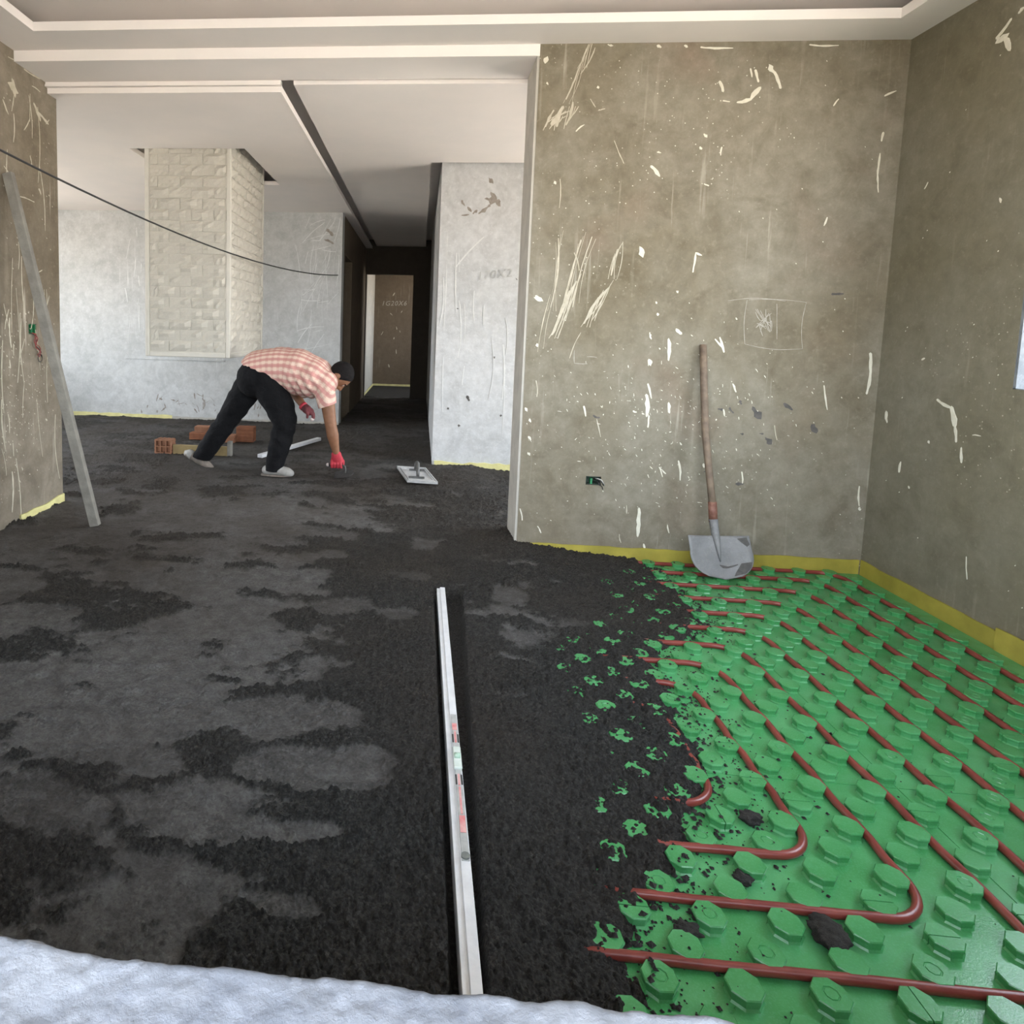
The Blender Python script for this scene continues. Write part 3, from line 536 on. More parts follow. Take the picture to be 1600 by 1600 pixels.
c = mix(nt, mul(nt, dm.outputs[0], mul(nt, noise(nt, v, 1.6, 4, .6, .3, .6), .6)), c, (.050, .040, .030))
c = mix(nt, mul(nt, noise(nt, v, 190, 2, .5, .66, .74), .25), c, (.22, .21, .2))
nt.links.new(c, b.inputs['Base Color']); b.inputs['Roughness'].default_value = .82; b.inputs['Specular IOR Level'].default_value = .3
vh = N(nt, 'ShaderNodeTexVoronoi'); vh.inputs['Scale'].default_value = 125; nt.links.new(v, vh.inputs['Vector'])
peb = mul(nt, mul(nt, vh.outputs['Distance'], -1.3), mul(nt, vg.outputs['Distance'], -.8), 'ADD')
rgh = mul(nt, mul(nt, a.outputs['Fac'], -.72), 1, 'ADD')
bump(nt, b, mul(nt, mul(nt, peb, rgh), mul(nt, noise(nt, v, 260, 5, .75, .25, .75), .5), 'ADD'), 1.0, .0085)
sc_ob.data.materials.append(mt); MT['screed'] = mt
MT['clod'] = simple('screed_clod', (.024, .0225, .0205), (.042, .039, .036), .9, 120, bs=.6, spec=.3)
struct(MB().box(-1.0, 1.5, 10.86, 13.15, -.02, FL).build('floor_end_room', MT['clod'], keep_origin=True))

# ---------------------------------------------------------------- green nub panels
def rowY(n): return (1.122 + .0715 * n + .000115 * n * n) * 1.005
MT['mat_green'] = None
mt, nt, b = newmat('glossy_green_foam_foil'); v = coords(nt)
c = mix(nt, noise(nt, v, 5, 5, .6), (.050, .250, .078), (.080, .310, .120)); c = mix(nt, mul(nt, noise(nt, v, 240, 3, .6, .5, .7), .25), c, (.13, .42, .22))
vo = N(nt, 'ShaderNodeTexNoise'); vo.inputs['Scale'].default_value = 55; vo.inputs['Detail'].default_value = 3; nt.links.new(v, vo.inputs['Vector'])
nt.links.new(c, b.inputs['Base Color']); b.inputs['Roughness'].default_value = .22; b.inputs['Specular IOR Level'].default_value = .5
bump(nt, b, noise(nt, v, 300, 3, .6, .3, .7), .08, .002); MT['mat_green'] = mt
mat_th = thing('nub_panel_floor', 'green moulded underfloor heating panels with rows of round nubs on the right', 'floor panels', (1.35, 1.9, -.012))
mb = MB(); gx0, gx1 = .28, XR - .014
mb.box(gx0, gx1, .32, YB - .012, -.012, 0)
mb.build('base_sheet', MT['mat_green'], mat_th)
mb = MB()
def nub_mesh(kind, hgt):
    mb = MB(); n = 8; ang = [math.pi / 8 + 2 * math.pi * k / n + .06 for k in range(n)]
    def ring(r, z): return [(r * 1.0 * math.cos(a), r * .98 * math.sin(a), z) for a in ang]
    prof = [(.0345, 0), (.0310, .004), (.0318, hgt - .008), (.0338, hgt - .006), (.0338, hgt - .002), (.0320, hgt)]
    v = []; f = []
    for r, z in prof: v += ring(r, z)
    for j in range(len(prof) - 1):
        for k in range(n): f.append((j * n + k, j * n + (k + 1) % n, (j + 1) * n + (k + 1) % n, (j + 1) * n + k))
    t0 = (len(prof) - 1) * n
    if kind == 'ring':
        for r, z in ((.0150, hgt), (.0138, hgt - .0018), (.0120, hgt - .0018), (.0112, hgt - .0004)):
            v += ring(r, z); c0 = len(v) - n
            for k in range(n): f.append((c0 - n + k, c0 - n + (k + 1) % n, c0 + (k + 1) % n, c0 + k))
        f.append(tuple(range(len(v) - n, len(v))))
    else: f.append(tuple(range(t0, t0 + n)))
    mb.add(v, f)
    if kind == 'slit': # two halves with a cut between
        bm = bmesh.new(); vs = [bm.verts.new(p) for p in v]; [bm.faces.new([vs[i] for i in q]) for q in f]
        out = MB()
        for s in (1, -1):
            b2 = bm.copy(); r = bmesh.ops.bisect_plane(b2, geom=b2.verts[:] + b2.edges[:] + b2.faces[:], plane_co=(0, s * .0011, 0), plane_no=(0, -s, 0), clear_outer=True)
            es = [x for x in r['geom_cut'] if isinstance(x, bmesh.types.BMEdge)]
            bmesh.ops.contextual_create(b2, geom=es); out.add(*bm_arrays(b2)); b2.free()
        bm.free(); mb = out
    me = bpy.data.meshes.new('nub'); me.from_pydata(mb.v, [], mb.f); me.materials.append(MT['mat_green']); return me
NB = {(k, h): nub_mesh(k, h) for k in ('plain', 'ring', 'slit') for h in (.0225, .0205)}
cand = []
for n in range(-9, 32):
    y = rowY(n)
    for i in range(-2, 14):
        x = (.479 + .150 * i + (.0752 if n % 2 else 0)) * 1.004
        if not (.34 < x < XR - .045 and .5 < y < YB - .04): continue
        e = np.interp(y, EDGE[:, 1], EDGE[:, 0]) - x
        if e > .6: continue
        cand.append((n, x, y, e))
def px_of(x, y, z):
    q = _R @ np.array([x, y, z - CAM_H]); return PX + F_PX * q[0] / q[2], PY + F_PX * q[1] / q[2]
vis = []; rest = []
for c_ in cand:
    u, v_ = px_of(c_[1], c_[2], .03); inview = -20 < u < 1640 and v_ < 1625 and c_[3] < .45
    (vis if inview else rest).append(c_)
vis.sort(key=lambda c_: c_[2]); show, rest = vis[:300], rest + vis[300:]
rn = random.Random(12)
def pick(n):
    kind = rn.choices(['plain', 'ring', 'slit'], [.62, .24, .14])[0]; return kind, (.0225 if n % 2 == 0 else .0205)
for n, x, y, e in show:
    o = bpy.data.objects.new('nub', NB[pick(n)]); o.parent = mat_th; o.location = (x - 1.35, y - 1.9, .012)
    o.rotation_euler = (0, 0, rn.choice([0, math.pi / 2, math.pi]) if n % 2 == 0 else rn.choice([0, math.pi])); COL.objects.link(o)
mb = MB()
for n, x, y, e in rest:
    me = NB[pick(n)]; mb.add([(p.co.x + x, p.co.y + y, p.co.z) for p in me.vertices], [list(p.vertices) for p in me.polygons])
o = mb.build('nub_field', MT['mat_green'], mat_th); o['kind'] = 'stuff'
# raised moulding lines between the nubs
mb = MB()
for n, x, y, e in cand:
    if e > .25: continue
    x1, y1 = x + .0752, rowY(n + 1); dx, dy = x1 - x, y1 - y; L = math.hypot(dx, dy); ux, uy = dx / L, dy / L
    a = (x + ux * .036, y + uy * .036); b2 = (x1 - ux * .036, y1 - uy * .036)
    if n % 4 in (1, 2): continue
    px_, py_ = -uy * .0016, ux * .0016
    mb.add([(a[0] - px_, a[1] - py_, 0), (b2[0] - px_, b2[1] - py_, 0), (b2[0], b2[1], .0022), (a[0], a[1], .0022), (a[0] + px_, a[1] + py_, 0), (b2[0] + px_, b2[1] + py_, 0)], [(0, 1, 2, 3), (3, 2, 5, 4)])
o = mb.build('moulding_line', MT['mat_green'], mat_th); o['kind'] = 'stuff'
# panel joints
mb = MB()
for (x, y0, y1) in ((1.327, .4, YB - .03), (1.327 + .9, .4, YB - .03)): mb.box(x - .0015, x + .0015, y0, y1, -.001, .0016)
for y in (rowY(8.5), rowY(24.5)): mb.box(.5, XR - .03, y - .0015, y + .0015, -.001, .0016)
mb.build('panel_joint', MT['mat_green'], mat_th)

# ---------------------------------------------------------------- red heating pipe: nested loops between the nubs
mt, nt, b = newmat('oxide_red_pipe'); v = coords(nt)
nt.links.new(mix(nt, noise(nt, v, 12, 4), (.17, .030, .024), (.22, .045, .035)), b.inputs['Base Color']); b.inputs['Roughness'].default_value = .32; MT['pipe'] = mt
pipe = thing('heating_pipe', 'dark red plastic heating pipe looped between the green nubs', 'pipe', (1.5, 2.0, .002))
PR = .0098
def loop(Xk, y0, y1, xl0, xl1, r=.105):
    z = PR + .001; p = [(xl0, y0, z), (Xk - r, y0, z)]
    if Xk - r - xl0 > .3: p = [(xl0, y0, z)] + [(xl0 + (Xk - r - xl0) * t / 6, y0, z + .001 * math.sin(t * 2.2)) for t in range(1, 6)] + [(Xk - r, y0, z)]
    for k in range(1, 11): a = math.pi / 2 * k / 10; p.append((Xk - r + r * math.sin(a), y0 + r - r * math.cos(a), z))
    n = 14
    for k in range(1, n): p.append((Xk + .0035 * math.sin(k * 1.7 + Xk * 9), y0 + r + (y1 - y0 - 2 * r) * k / n, z))
    p.append((Xk, y1 - r, z))
    for k in range(1, 11): a = math.pi / 2 * k / 10; p.append((Xk - r + r * math.cos(a), y1 - r + r * math.sin(a), z))
    p += [(xl1 + (Xk - r - xl1) * (1 - t / 6), y1, z) for t in range(1, 7)]
    MB().tube(p, PR, 12).build('pipe_loop', MT['pipe'], pipe, True)
XS_ = [q_ * 1.009 for q_ in (.80, .954, 1.105, 1.254, 1.404, 1.554, 1.704, 1.854, 2.004, 2.154)]
for k, Xk in enumerate(XS_):
    j = 3 - k; y0 = rowY(.5 + 2 * j) + .006 if j >= 0 else max(.42, 1.160 + .146 * j)
    y1 = rowY(.5 + 2 * (6 + k)); xl0 = np.interp(y0, EDGE[:, 1], EDGE[:, 0]) - .10; xl1 = np.interp(y1, EDGE[:, 1], EDGE[:, 0]) - .16
    if k == 9: y1 = 3.395
    loop(Xk, y0, y1, xl0 if j >= -1 else .5, xl1, .105 if j < 2 else .10)
# ---------------------------------------------------------------- clad hanging column in the second room
MT['brick_cream'] = simple('cream_brick_cladding', (.60, .575, .51), (.55, .525, .465), .75, 12, bs=.25, spec=.3)
MT['trim_cream'] = simple('cream_corner_trim', (.66, .635, .57), (.62, .60, .54), .6, 12, bs=0)
AX0, AX1, AY0, AY1, AZ0, AZ1 = -2.184, -1.493, 4.92, 5.966, .9485, 2.70
hood = thing('clad_column', 'square hanging column clad in cream brick pattern with pale corner trims', 'column', ((AX0 + AX1) / 2, (AY0 + AY1) / 2, AZ0))
MB().box(AX0 + .012, AX1 - .012, AY0 + .012, AY1, AZ0 + .004, AZ1 - .002).build('core', MT['trim_cream'], hood)
TW = .036
for k, (x0, x1, y0, y1, z0, z1) in enumerate([(AX0, AX0 + TW, AY0, AY0 + .03, AZ0, AZ1 - .003), (AX1 - TW, AX1, AY0, AY0 + .03, AZ0, AZ1 - .003), (AX0 + TW, AX1 - TW, AY0, AY0 + .03, AZ0, AZ0 + .038),
        (AX1 - .03, AX1, AY1 - .03, AY1, AZ0, AZ1 - .003), (AX1 - .028, AX1, AY0 + .031, AY1 - .03, AZ0, AZ0 + .034)]):
    MB().bbox(((x0 + x1) / 2, (y0 + y1) / 2, (z0 + z1) / 2), (x1 - x0, y1 - y0, z1 - z0), bev=.006).build('corner_trim', MT['trim_cream'], hood)
def brick_mesh(seed):
    r_ = random.Random(seed); nx, nz = 5, 4; v = []; f = []
    for j in range(nz):
        for i in range(nx):
            ed = i in (0, nx - 1) or j in (0, nz - 1)
            v.append((i / (nx - 1) - .5, -(.003 if ed else r_.choice([.006, .013, .022])) - r_.uniform(0, .006), j / (nz - 1) - .5))
    for j in range(nz - 1):
        for i in range(nx - 1):
            a = j * nx + i; f.append((a, a + 1, a + nx + 1, a + nx))
    ring = [i for i in range(nx)] + [j * nx + nx - 1 for j in range(1, nz)] + [(nz - 1) * nx + i for i in range(nx - 2, -1, -1)] + [j * nx for j in range(nz - 2, 0, -1)]
    b0 = len(v); v += [(v[i][0] * 1.03, .012, v[i][2] * 1.06) for i in ring]; n = len(ring)
    f += [(ring[(i + 1) % n], ring[i], b0 + i, b0 + (i + 1) % n) for i in range(n)]
    me = bpy.data.meshes.new('brick'); me.from_pydata(v, [], f); me.materials.append(MT['brick_cream']); return me
BR = [brick_mesh(k) for k in range(8)]
rb_ = random.Random(3); NR = 20; rh = (AZ1 - .01 - AZ0 - .04) / NR; OFFS = WLOC[hood.name]
def lay(side):
    u0, u1 = (AX0 + TW, AX1 - TW) if side == 'front' else (AY0 + .035, AY1 - .03); bl = .18
    for j in range(NR):
        z = AZ0 + .042 + rh * (j + .5); u = u0 - (bl * .5 if j % 2 else 0) - .02
        while u < u1 - .02:
            a, b2 = max(u, u0), min(u + bl, u1)
            if b2 - a > .02:
                o = bpy.data.objects.new('brick', rb_.choice(BR)); o.parent = hood; L = b2 - a - .005; s = rb_.uniform(.8, 1.15)
                if side == 'front': o.location = ((a + b2) / 2 - OFFS[0], AY0 + .012 - OFFS[1], z - OFFS[2])
                else: o.location = (AX1 - .012 - OFFS[0], (a + b2) / 2 - OFFS[1], z - OFFS[2]); o.rotation_euler = (0, 0, math.pi / 2)
                o.scale = (L, s, rh - .005); COL.objects.link(o)
            u += bl
lay('front'); lay('side')

# ---------------------------------------------------------------- screed straightedge in its slot
MT['alu'] = simple('brushed_aluminium', (.74, .75, .77), (.66, .67, .69), .42, 30, metal=.15, bs=.05)
MT['alu_dull'] = simple('scuffed_aluminium', (.50, .51, .50), (.40, .41, .40), .5, 60, metal=.25, bs=.1)
MT['red_print'] = simple('faded_red_print', (.62, .20, .20), (.68, .38, .36), .6, 40, bs=0)
MT['vial'] = simple('green_vial', (.25, .42, .30), (.42, .55, .44), .15, 40, bs=0)
MT['grey_cap'] = simple('grey_plastic_cap', (.20, .21, .19), (.14, .15, .14), .5, 60)
se = thing('straightedge', 'long aluminium straightedge with a built-in level lying in a slot in the screed', 'straightedge', (.1255, 1.6, .010))
x0, x1 = .1080, .1430
prof = [(x0, .010), (x1, .010), (x1, .081), (x1 - .0015, .0825), (x0 + .0145, .0825), (x0 + .013, .081), (x0 + .013, .077), (x0 + .001, .077), (x0, .076)]
def ext(mb, prof, y0, y1):
    n = len(prof); v = [(p[0], y0, p[1]) for p in prof] + [(p[0], y1, p[1]) for p in prof]
    return mb.add(v, [list(range(n)), list(range(n, 2 * n))[::-1]] + [[(i + 1) % n, i, n + i, n + (i + 1) % n] for i in range(n)])
ext(MB(), prof, .45, 2.735).build('extrusion', MT['alu'], se)
m = MB(); m.bbox((.1325, 1.535, .0835), (.017, .52, .003), bev=.001); m.build('level_strip', MT['alu_dull'], se)
for y, l in ((1.735, .03), (1.375, .05)): MB().bbox((.1325, y, .0855), (.013, l, .001), bev=0).build('red_label', MT['red_print'], se)
for y, l in ((1.69, .05), (1.52, .04), (1.45, .09)): MB().bbox((.1325, y, .0853), (.005, l, .001), bev=0).build('red_mark', MT['red_print'], se)
for y, l in ((1.683, .035), (1.52, .035)):
    for xx in (.1255, .1395): MB().bbox((xx, y, .0853), (.004, l, .0012), bev=0).build('dark_slot', MT['wire_black'], se)
vb = MB().bbox((.1325, 1.60, .087), (.022, .085, .008), bev=.003).build('vial_block', simple('clear_block', (.55, .62, .56), (.66, .7, .66), .2, 30, bs=0), se)
MB().tube([(.125, 1.60, .092), (.14, 1.60, .092)], .008, 12).build('vial', MT['vial'], vb, True)
m = MB(); m.tube([(.1325, 1.285, .083), (.1325, 1.285, .088)], .0095, 16); m.build('end_cap', MT['grey_cap'], se, False)

# ---------------------------------------------------------------- shovel against the back wall
MT['wood_grey'] = simple('weathered_handle', (.21, .155, .11), (.13, .095, .07), .75, 22, bs=.35)
MT['tape'] = simple('brown_tape', (.15, .06, .04), (.24, .12, .09), .6, 40, bs=.2)
mt, nt, b = newmat('mortar_stained_steel'); v = coords(nt)
c = mix(nt, noise(nt, v, 9, 6, .6, .35, .65), (.215, .215, .22), (.15, .15, .155)); c = mix(nt, mul(nt, noise(nt, v, 70, 4, .6, .5, .75), .4), c, (.30, .30, .29))
nt.links.new(c, b.inputs['Base Color']); b.inputs['Roughness'].default_value = .55; b.inputs['Metallic'].default_value = .1; bump(nt, b, noise(nt, v, 90, 5), .25, .003); MT['steel'] = mt
sh = thing('shovel', 'long handled round shovel with grey mortar-stained blade leaning on the back wall', 'shovel', (1.51, 3.17, .03))
hp = [(1.4485, 3.425, 1.168), (1.452, 3.395, .98), (1.463, 3.36, .72), (1.478, 3.31, .50), (1.489, 3.272, .345)]
MB().tube(hp, [.0165, .0175, .0175, .0172, .0175], 12).build('handle', MT['wood_grey'], sh, True)
MB().tube([(1.4855, 3.279, .385), (1.4925, 3.268, .285)], .0205, 14).build('tape_wrap', MT['tape'], sh, True)
MB().tube([(1.492, 3.270, .30), (1.496, 3.262, .262), (1.500, 3.252, .225), (1.504, 3.236, .19), (1.509, 3.218, .14), (1.512, 3.205, .105)], [.0215, .0205, .019, .015, .009, .003], 14).build('socket', MT['steel'], sh, True)
bm = bmesh.new(); nu, nv = 17, 15; top = Vector((1.5025, 3.248, .222)); bot = Vector((1.5165, 3.172, .026)); dirv = (bot - top); side = Vector((1, 0, .04)).normalized(); nrm = side.cross(dirv.normalized()).normalized()
if nrm.y > 0: nrm = -nrm
grid = []
for j in range(nv):
    t = j / (nv - 1); hw = .1455 * (1 + .02 * t) if t < .40 else .1455 * math.sqrt(max(0, 1 - ((t - .40) / .60) ** 2.5)) * 1.02 + .001
    row = []
    for i in range(nu):
        u = -1 + 2 * i / (nu - 1); p = top + dirv * t + side * (u * hw + .012 * t)
        dish = -.030 * (1 - u * u) * (1 - .55 * t) + .014 * max(0, 1 - abs(u) * 5) * max(0, 1 - t * 1.35)
        p = p + nrm * (dish + .022 * (1 - t)) - nrm * .0
        row.append(bm.verts.new(p))
    grid.append(row)
for j in range(nv - 1):
    for i in range(nu - 1): bm.faces.new((grid[j][i], grid[j][i + 1], grid[j + 1][i + 1], grid[j + 1][i]))
bmesh.ops.recalc_face_normals(bm, faces=bm.faces); r = bmesh.ops.solidify(bm, geom=bm.faces[:], thickness=.003)
V_, F_ = bm_arrays(bm); bm.free(); mesh_obj('blade', V_, F_, MT['steel'], sh, True)
def on_blade(u, t, off):
    hw = .1455 * (1 + .02 * t) if t < .40 else .1455 * math.sqrt(max(0, 1 - ((t - .40) / .60) ** 2.5)) * 1.02 + .001
    dish = -.030 * (1 - u * u) * (1 - .55 * t) + .014 * max(0, 1 - abs(u) * 5) * max(0, 1 - t * 1.35)
    return top + dirv * t + side * (u * hw + .012 * t) + nrm * (dish + .022 * (1 - t) + off)
# dark caked patches and the curved dark crease on the blade
MT['caked'] = simple('caked_mortar', (.075, .072, .07), (.10, .095, .09), .9, 60, bs=.3)
for poly in ([(.62, .62), (.97, .58), (.99, .72), (.95, .86), (.55, .93), (.50, .84), (.56, .72)], [(.62, .06), (.92, .03), (.97, .20), (.88, .26), (.74, .16)], [(-.1, .66), (.02, .715), (.15, .72), (.35, .69), (.55, .64), (.55, .665), (.36, .72), (.15, .75), (0, .745), (-.08, .69)]):
    n = len(poly); cu, ct = sum(p[0] for p in poly) / n, sum(p[1] for p in poly) / n
    rings = [[on_blade(cu + (p[0] - cu) * k, ct + (p[1] - ct) * k, .0035 if k < 1 else .0005) for p in poly] for k in (1, .93, .6, .3)]
    v = [tuple(p) for q in rings for p in q] + [tuple(on_blade(cu, ct, .0035))]; f = [(a * n + i, a * n + (i + 1) % n, (a + 1) * n + (i + 1) % n, (a + 1) * n + i) for a in range(3) for i in range(n)] + [(3 * n + i, 3 * n + (i + 1) % n, 4 * n) for i in range(n)]
    MB().add(v, f).build('mortar_patch', MT['caked'], sh)

# ---------------------------------------------------------------- batten leaning on the left wall, cable
MT['batten'] = simple('grey_batten', (.23, .22, .19), (.165, .155, .135), .8, 14, bs=.3)
def bar(name, a, b2, w_, h_, mat, parent=None, up=(0, 1, 0), bev=.003):
    a, b2 = Vector(a), Vector(b2); d = (b2 - a); L = d.length; z = d.normalized(); y = Vector(up); x = y.cross(z).normalized(); y = z.cross(x)
    M = Matrix((x, y, z)).transposed().to_4x4(); mb = MB().bbox((0, 0, 0), (w_, h_, L), None, bev); c = (a + b2) / 2
    mb.v = [tuple(M @ Vector(p) + c) for p in mb.v]
    return mb.build(name, mat, parent)
o = bar('batten', (-1.783, 3.355, .066), (-2.236, 3.332, 1.99), .052, .034, MT['batten']); tag(o, 'long grey batten standing on the screed and leaning on the left wall', 'batten')
A_, B_ = Vector((-2.2, .312, 2.35)), Vector((-.944, 7.82, 1.86)); pts = []
for k in range(41):
    t = k / 40; p = A_ + (B_ - A_) * t; p.z -= .32 * 4 * t * (1 - t); pts.append(p)
o = MB().tube(pts, .0055, 8).build('cable', MT['wire_black'], None, True); tag(o, 'thin dark cable sagging from the left wall across to the corridor', 'cable')
m = MB().tube([(-.945, 8.2, 1.95), (-.935, 8.0, 1.70), (-.93, 7.95, 1.45), (-.93, 8.05, 1.30), (-.94, 8.2, 1.42)], .006, 6) if False else None

# ---------------------------------------------------------------- bricks, plank, straightedge and float beyond
MT['clay'] = simple('fired_clay', (.27, .115, .062), (.20, .085, .05), .85, 14, bs=.3, spec=.2)
MT['clay_pale'] = simple('pale_fired_clay', (.33, .17, .105), (.26, .125, .075), .85, 14, bs=.3, spec=.2)
MT['plank'] = simple('yellow_plank', (.33, .25, .115), (.26, .19, .09), .75, 12, bs=.2)
def clay_brick(label, c, size, rot, mat, ribs=True):
    """hollow clay brick: ribbed long faces, holes through the ends"""
    sx, sy, sz = size; Rz = Matrix.Rotation(rot, 4, 'Z'); root = thing('clay_brick', label, 'brick', c, 'clay bricks lying beside the worker')
    mb = MB(); n = 6; t = .012
    # outer walls as four plates plus inner webs, open at the ends (+-x)
    mb.box(-sx / 2, sx / 2, -sy / 2, sy / 2, 0, t); mb.box(-sx / 2, sx / 2, -sy / 2, sy / 2, sz - t, sz); mb.box(-sx / 2, sx / 2, -sy / 2, -sy / 2 + t, t, sz - t); mb.box(-sx / 2, sx / 2, sy / 2 - t, sy / 2, t, sz - t)
    for k in (1, 2): y = -sy / 2 + sy * k / 3; mb.box(-sx / 2 + .001, sx / 2 - .001, y - .005, y + .005, t, sz - t)
    mb.box(-sx / 2 + .002, sx / 2 - .002, -sy / 2 + t, sy / 2 - t, sz / 2 - .005, sz / 2 + .005); mb.box(-.01, .01, -sy / 2 + t, sy / 2 - t, t, sz - t)
    off = Vector(c); mb.v = [tuple((Rz @ Vector(p)) + off) for p in mb.v]; mb.build('body', mat, root)
    if ribs:
        rbm = MB()
        for k in range(4):
            z = sz * (k + .5) / 4
            for s in (-1, 1): rbm.bbox((0, s * (sy / 2 + .001), z), (sx - .004, .006, sz / 8), None, .0015, 1)
        for k in range(4):
            y = -sy / 2 + sy * (k + .5) / 4; rbm.bbox((0, y, sz + .001), (sx - .004, sy / 8, .005), None, .0015, 1)
        rbm.v = [tuple((Rz @ Vector(p)) + off) for p in rbm.v]; rbm.build('rib', mat, root)
    return root
clay_brick('reddish hollow clay brick standing on end at the left end of the yellow plank', (-2.235, 5.44, .064), (.10, .15, .125), math.pi / 2, MT['clay_pale'])
clay_brick('red clay brick lying on the screed behind the rear leg, under a smaller piece', (-2.17, 6.18, .064), (.20, .10, .066), .0, MT['clay'])
clay_brick('broken red brick piece stacked on another brick behind the rear leg', (-2.15, 6.20, .134), (.15, .10, .058), .05, MT['clay_pale'])
clay_brick('brown hollow clay brick behind the worker, right of the rear leg', (-1.70, 6.17, .064), (.17, .12, .145), .02, MT['clay'])
clay_brick('flat pale brick lying against the brown brick behind the rear leg', (-1.85, 6.10, .064), (.13, .12, .068), .02, MT['clay_pale'])
pl = thing('plank', 'short yellow plank with an end block lying in front of the bricks', 'plank', (-1.9, 5.42, .062))
MB().bbox((-1.90, 5.42, .104), (.50, .032, .084)).build('board', MT['plank'], pl)
MB().bbox((-1.638, 5.42, .128), (.034, .06, .132)).build('end_block', MT['batten'], pl)
MB().bbox((-1.90, 5.485, .076), (.46, .09, .028)).build('lower_board', MT['batten'], pl)
o = bar('aluminium_batten', (-1.36, 5.38, .082), (-.995, 6.36, .082), .05, .030, MT['alu'], None, (0, 0, 1)); tag(o, 'short aluminium bar lying on the screed behind the worker', 'metal bar')

MT['float_grey'] = simple('pale_grey_plastic', (.50, .50, .50), (.40, .40, .40), .5, 40, bs=.1)
MT['handle_dark'] = simple('grey_handle', (.11, .11, .105), (.07, .07, .07), .5, 40)
fl_ = thing('plaster_float', 'rectangular pale grey float with a bow handle lying on the screed right of the worker', 'float', (.005, 4.887, .075))
cA, cB, cC, cD = Vector((-.157, 5.13, .085)), Vector((-.063, 4.645, .085)), Vector((.163, 4.649, .08)), Vector((.077, 5.126, .082))
def quad_slab(p, t):
    lo = [tuple(q) for q in p]; hi = [(q[0], q[1], q[2] + t) for q in p]
    return lo + hi, [(3, 2, 1, 0), (4, 5, 6, 7), (0, 1, 5, 4), (1, 2, 6, 5), (2, 3, 7, 6), (3, 0, 4, 7)]
m = MB(); m.add(*quad_slab([cA, cB, cC, cD], .010)); m.build('board', MT['float_grey'], fl_)
cc = (cA + cB + cC + cD) / 4; m = MB()
for k0, k1 in ((1.0, .93), (.84, .79)):
    P0 = [cc + (p - cc) * k0 for p in (cA, cB, cC, cD)]; P1 = [cc + (p - cc) * k1 for p in (cA, cB, cC, cD)]
    for i in range(4):
        j = (i + 1) % 4; q = [P0[i], P0[j], P1[j], P1[i]]; q = [Vector((p.x, p.y, p.z + .0095)) for p in q]; m.add(*quad_slab(q, .009))
m.build('rim', MT['float_grey'], fl_)
for s in (1, -1): a = cc + Vector((.0, s * .13, .011)); MB().add(*quad_slab([a + Vector((-.06, s * .012, 0)), a + Vector((-.06, -s * .012, 0)), a + Vector((.06, -s * .012, 0)), a + Vector((.06, s * .012, 0))][::s], .012)).build('handle_foot', MT['handle_dark'], fl_)
MB().tube([cc + Vector((-.01, .13, .02)), cc + Vector((-.008, .125, .06)), cc + Vector((0, .07, .088)), cc + Vector((.004, 0, .094)), cc + Vector((.006, -.07, .088)), cc + Vector((.008, -.125, .06)), cc + Vector((.01, -.13, .02))], [.012, .013, .016, .017, .016, .013, .012], 12).build('handle', MT['handle_dark'], fl_, True)

# ---------------------------------------------------------------- clods and crumbs fallen on the green panels
def clod(label, x, y, r, seed, z=.0):
    r_ = random.Random(seed); bm = bmesh.new(); bmesh.ops.create_icosphere(bm, subdivisions=4, radius=1); o1 = (r_.random() * 50, r_.random() * 50)
    P = np.array([v.co[:] for v in bm.verts]); d = fbm(P[:, 0] * 2 + o1[0], P[:, 1] * 2 + P[:, 2] * 1.3 + o1[1], seed, 3); d2 = crumbs(P[:, 0] + o1[0] + P[:, 2] * .3, P[:, 1] + o1[1] + P[:, 2] * .4, .3, seed + 9) / .3
    P = P * (.6 + .5 * d + .28 * d2)[:, None] * np.array([r, r * r_.uniform(.8, 1.1), r * .5]); mn = P[:, 2].min()
    P += np.array([x, y, z - mn - r * .12]); fcs = [[v.index for v in f.verts] for f in bm.faces]; bm.free()
    return tag(mesh_obj('screed_clod', P, fcs, MT['clod'], None, True), label, 'clod', 'screed clods on the green panels')
clod('largest loose dark clod on the green panels, touching the second pipe from the sill', .858, 1.262, .040, 1)
clod('dark clod between two nubs next to the screed edge, near the sill', .575, 1.235, .030, 2)
clod('dark clod beside the innermost pipe bend, behind the nearest nubs', .862, 1.575, .028, 3)
clod('low dark clod between the first and second pipes, touching the screed edge', .62, 1.275, .024, 4)
clod('small dark clod right of a nub near the third pipe', .752, 1.385, .022, 5)
rc = random.Random(77); mb = MB()
def grain(x, y, r, z):
    v = [(rc.gauss(0, 1), rc.gauss(0, 1), rc.gauss(0, 1)) for _ in range(1)]
    pts = [(1, 0, 0), (-1, 0, 0), (0, 1, 0), (0, -1, 0), (0, 0, 1), (0, 0, -.5)]; a = rc.uniform(0, 6); ca, sa = math.cos(a), math.sin(a)
    q = [(p[0] * r * rc.uniform(.6, 1.2), p[1] * r * rc.uniform(.6, 1.2), p[2] * r * rc.uniform(.5, .9)) for p in pts]
    mb.add([(x + p[0] * ca - p[1] * sa, y + p[0] * sa + p[1] * ca, z + p[2] + r * .3) for p in q], [(0, 2, 4), (2, 1, 4), (1, 3, 4), (3, 0, 4), (2, 0, 5), (1, 2, 5), (3, 1, 5), (0, 3, 5)])
nubs_xy = [(c_[1], c_[2], .0225 if c_[0] % 2 == 0 else .0205) for c_ in cand]
NXY = np.array([(a, b2) for a, b2, _ in nubs_xy])
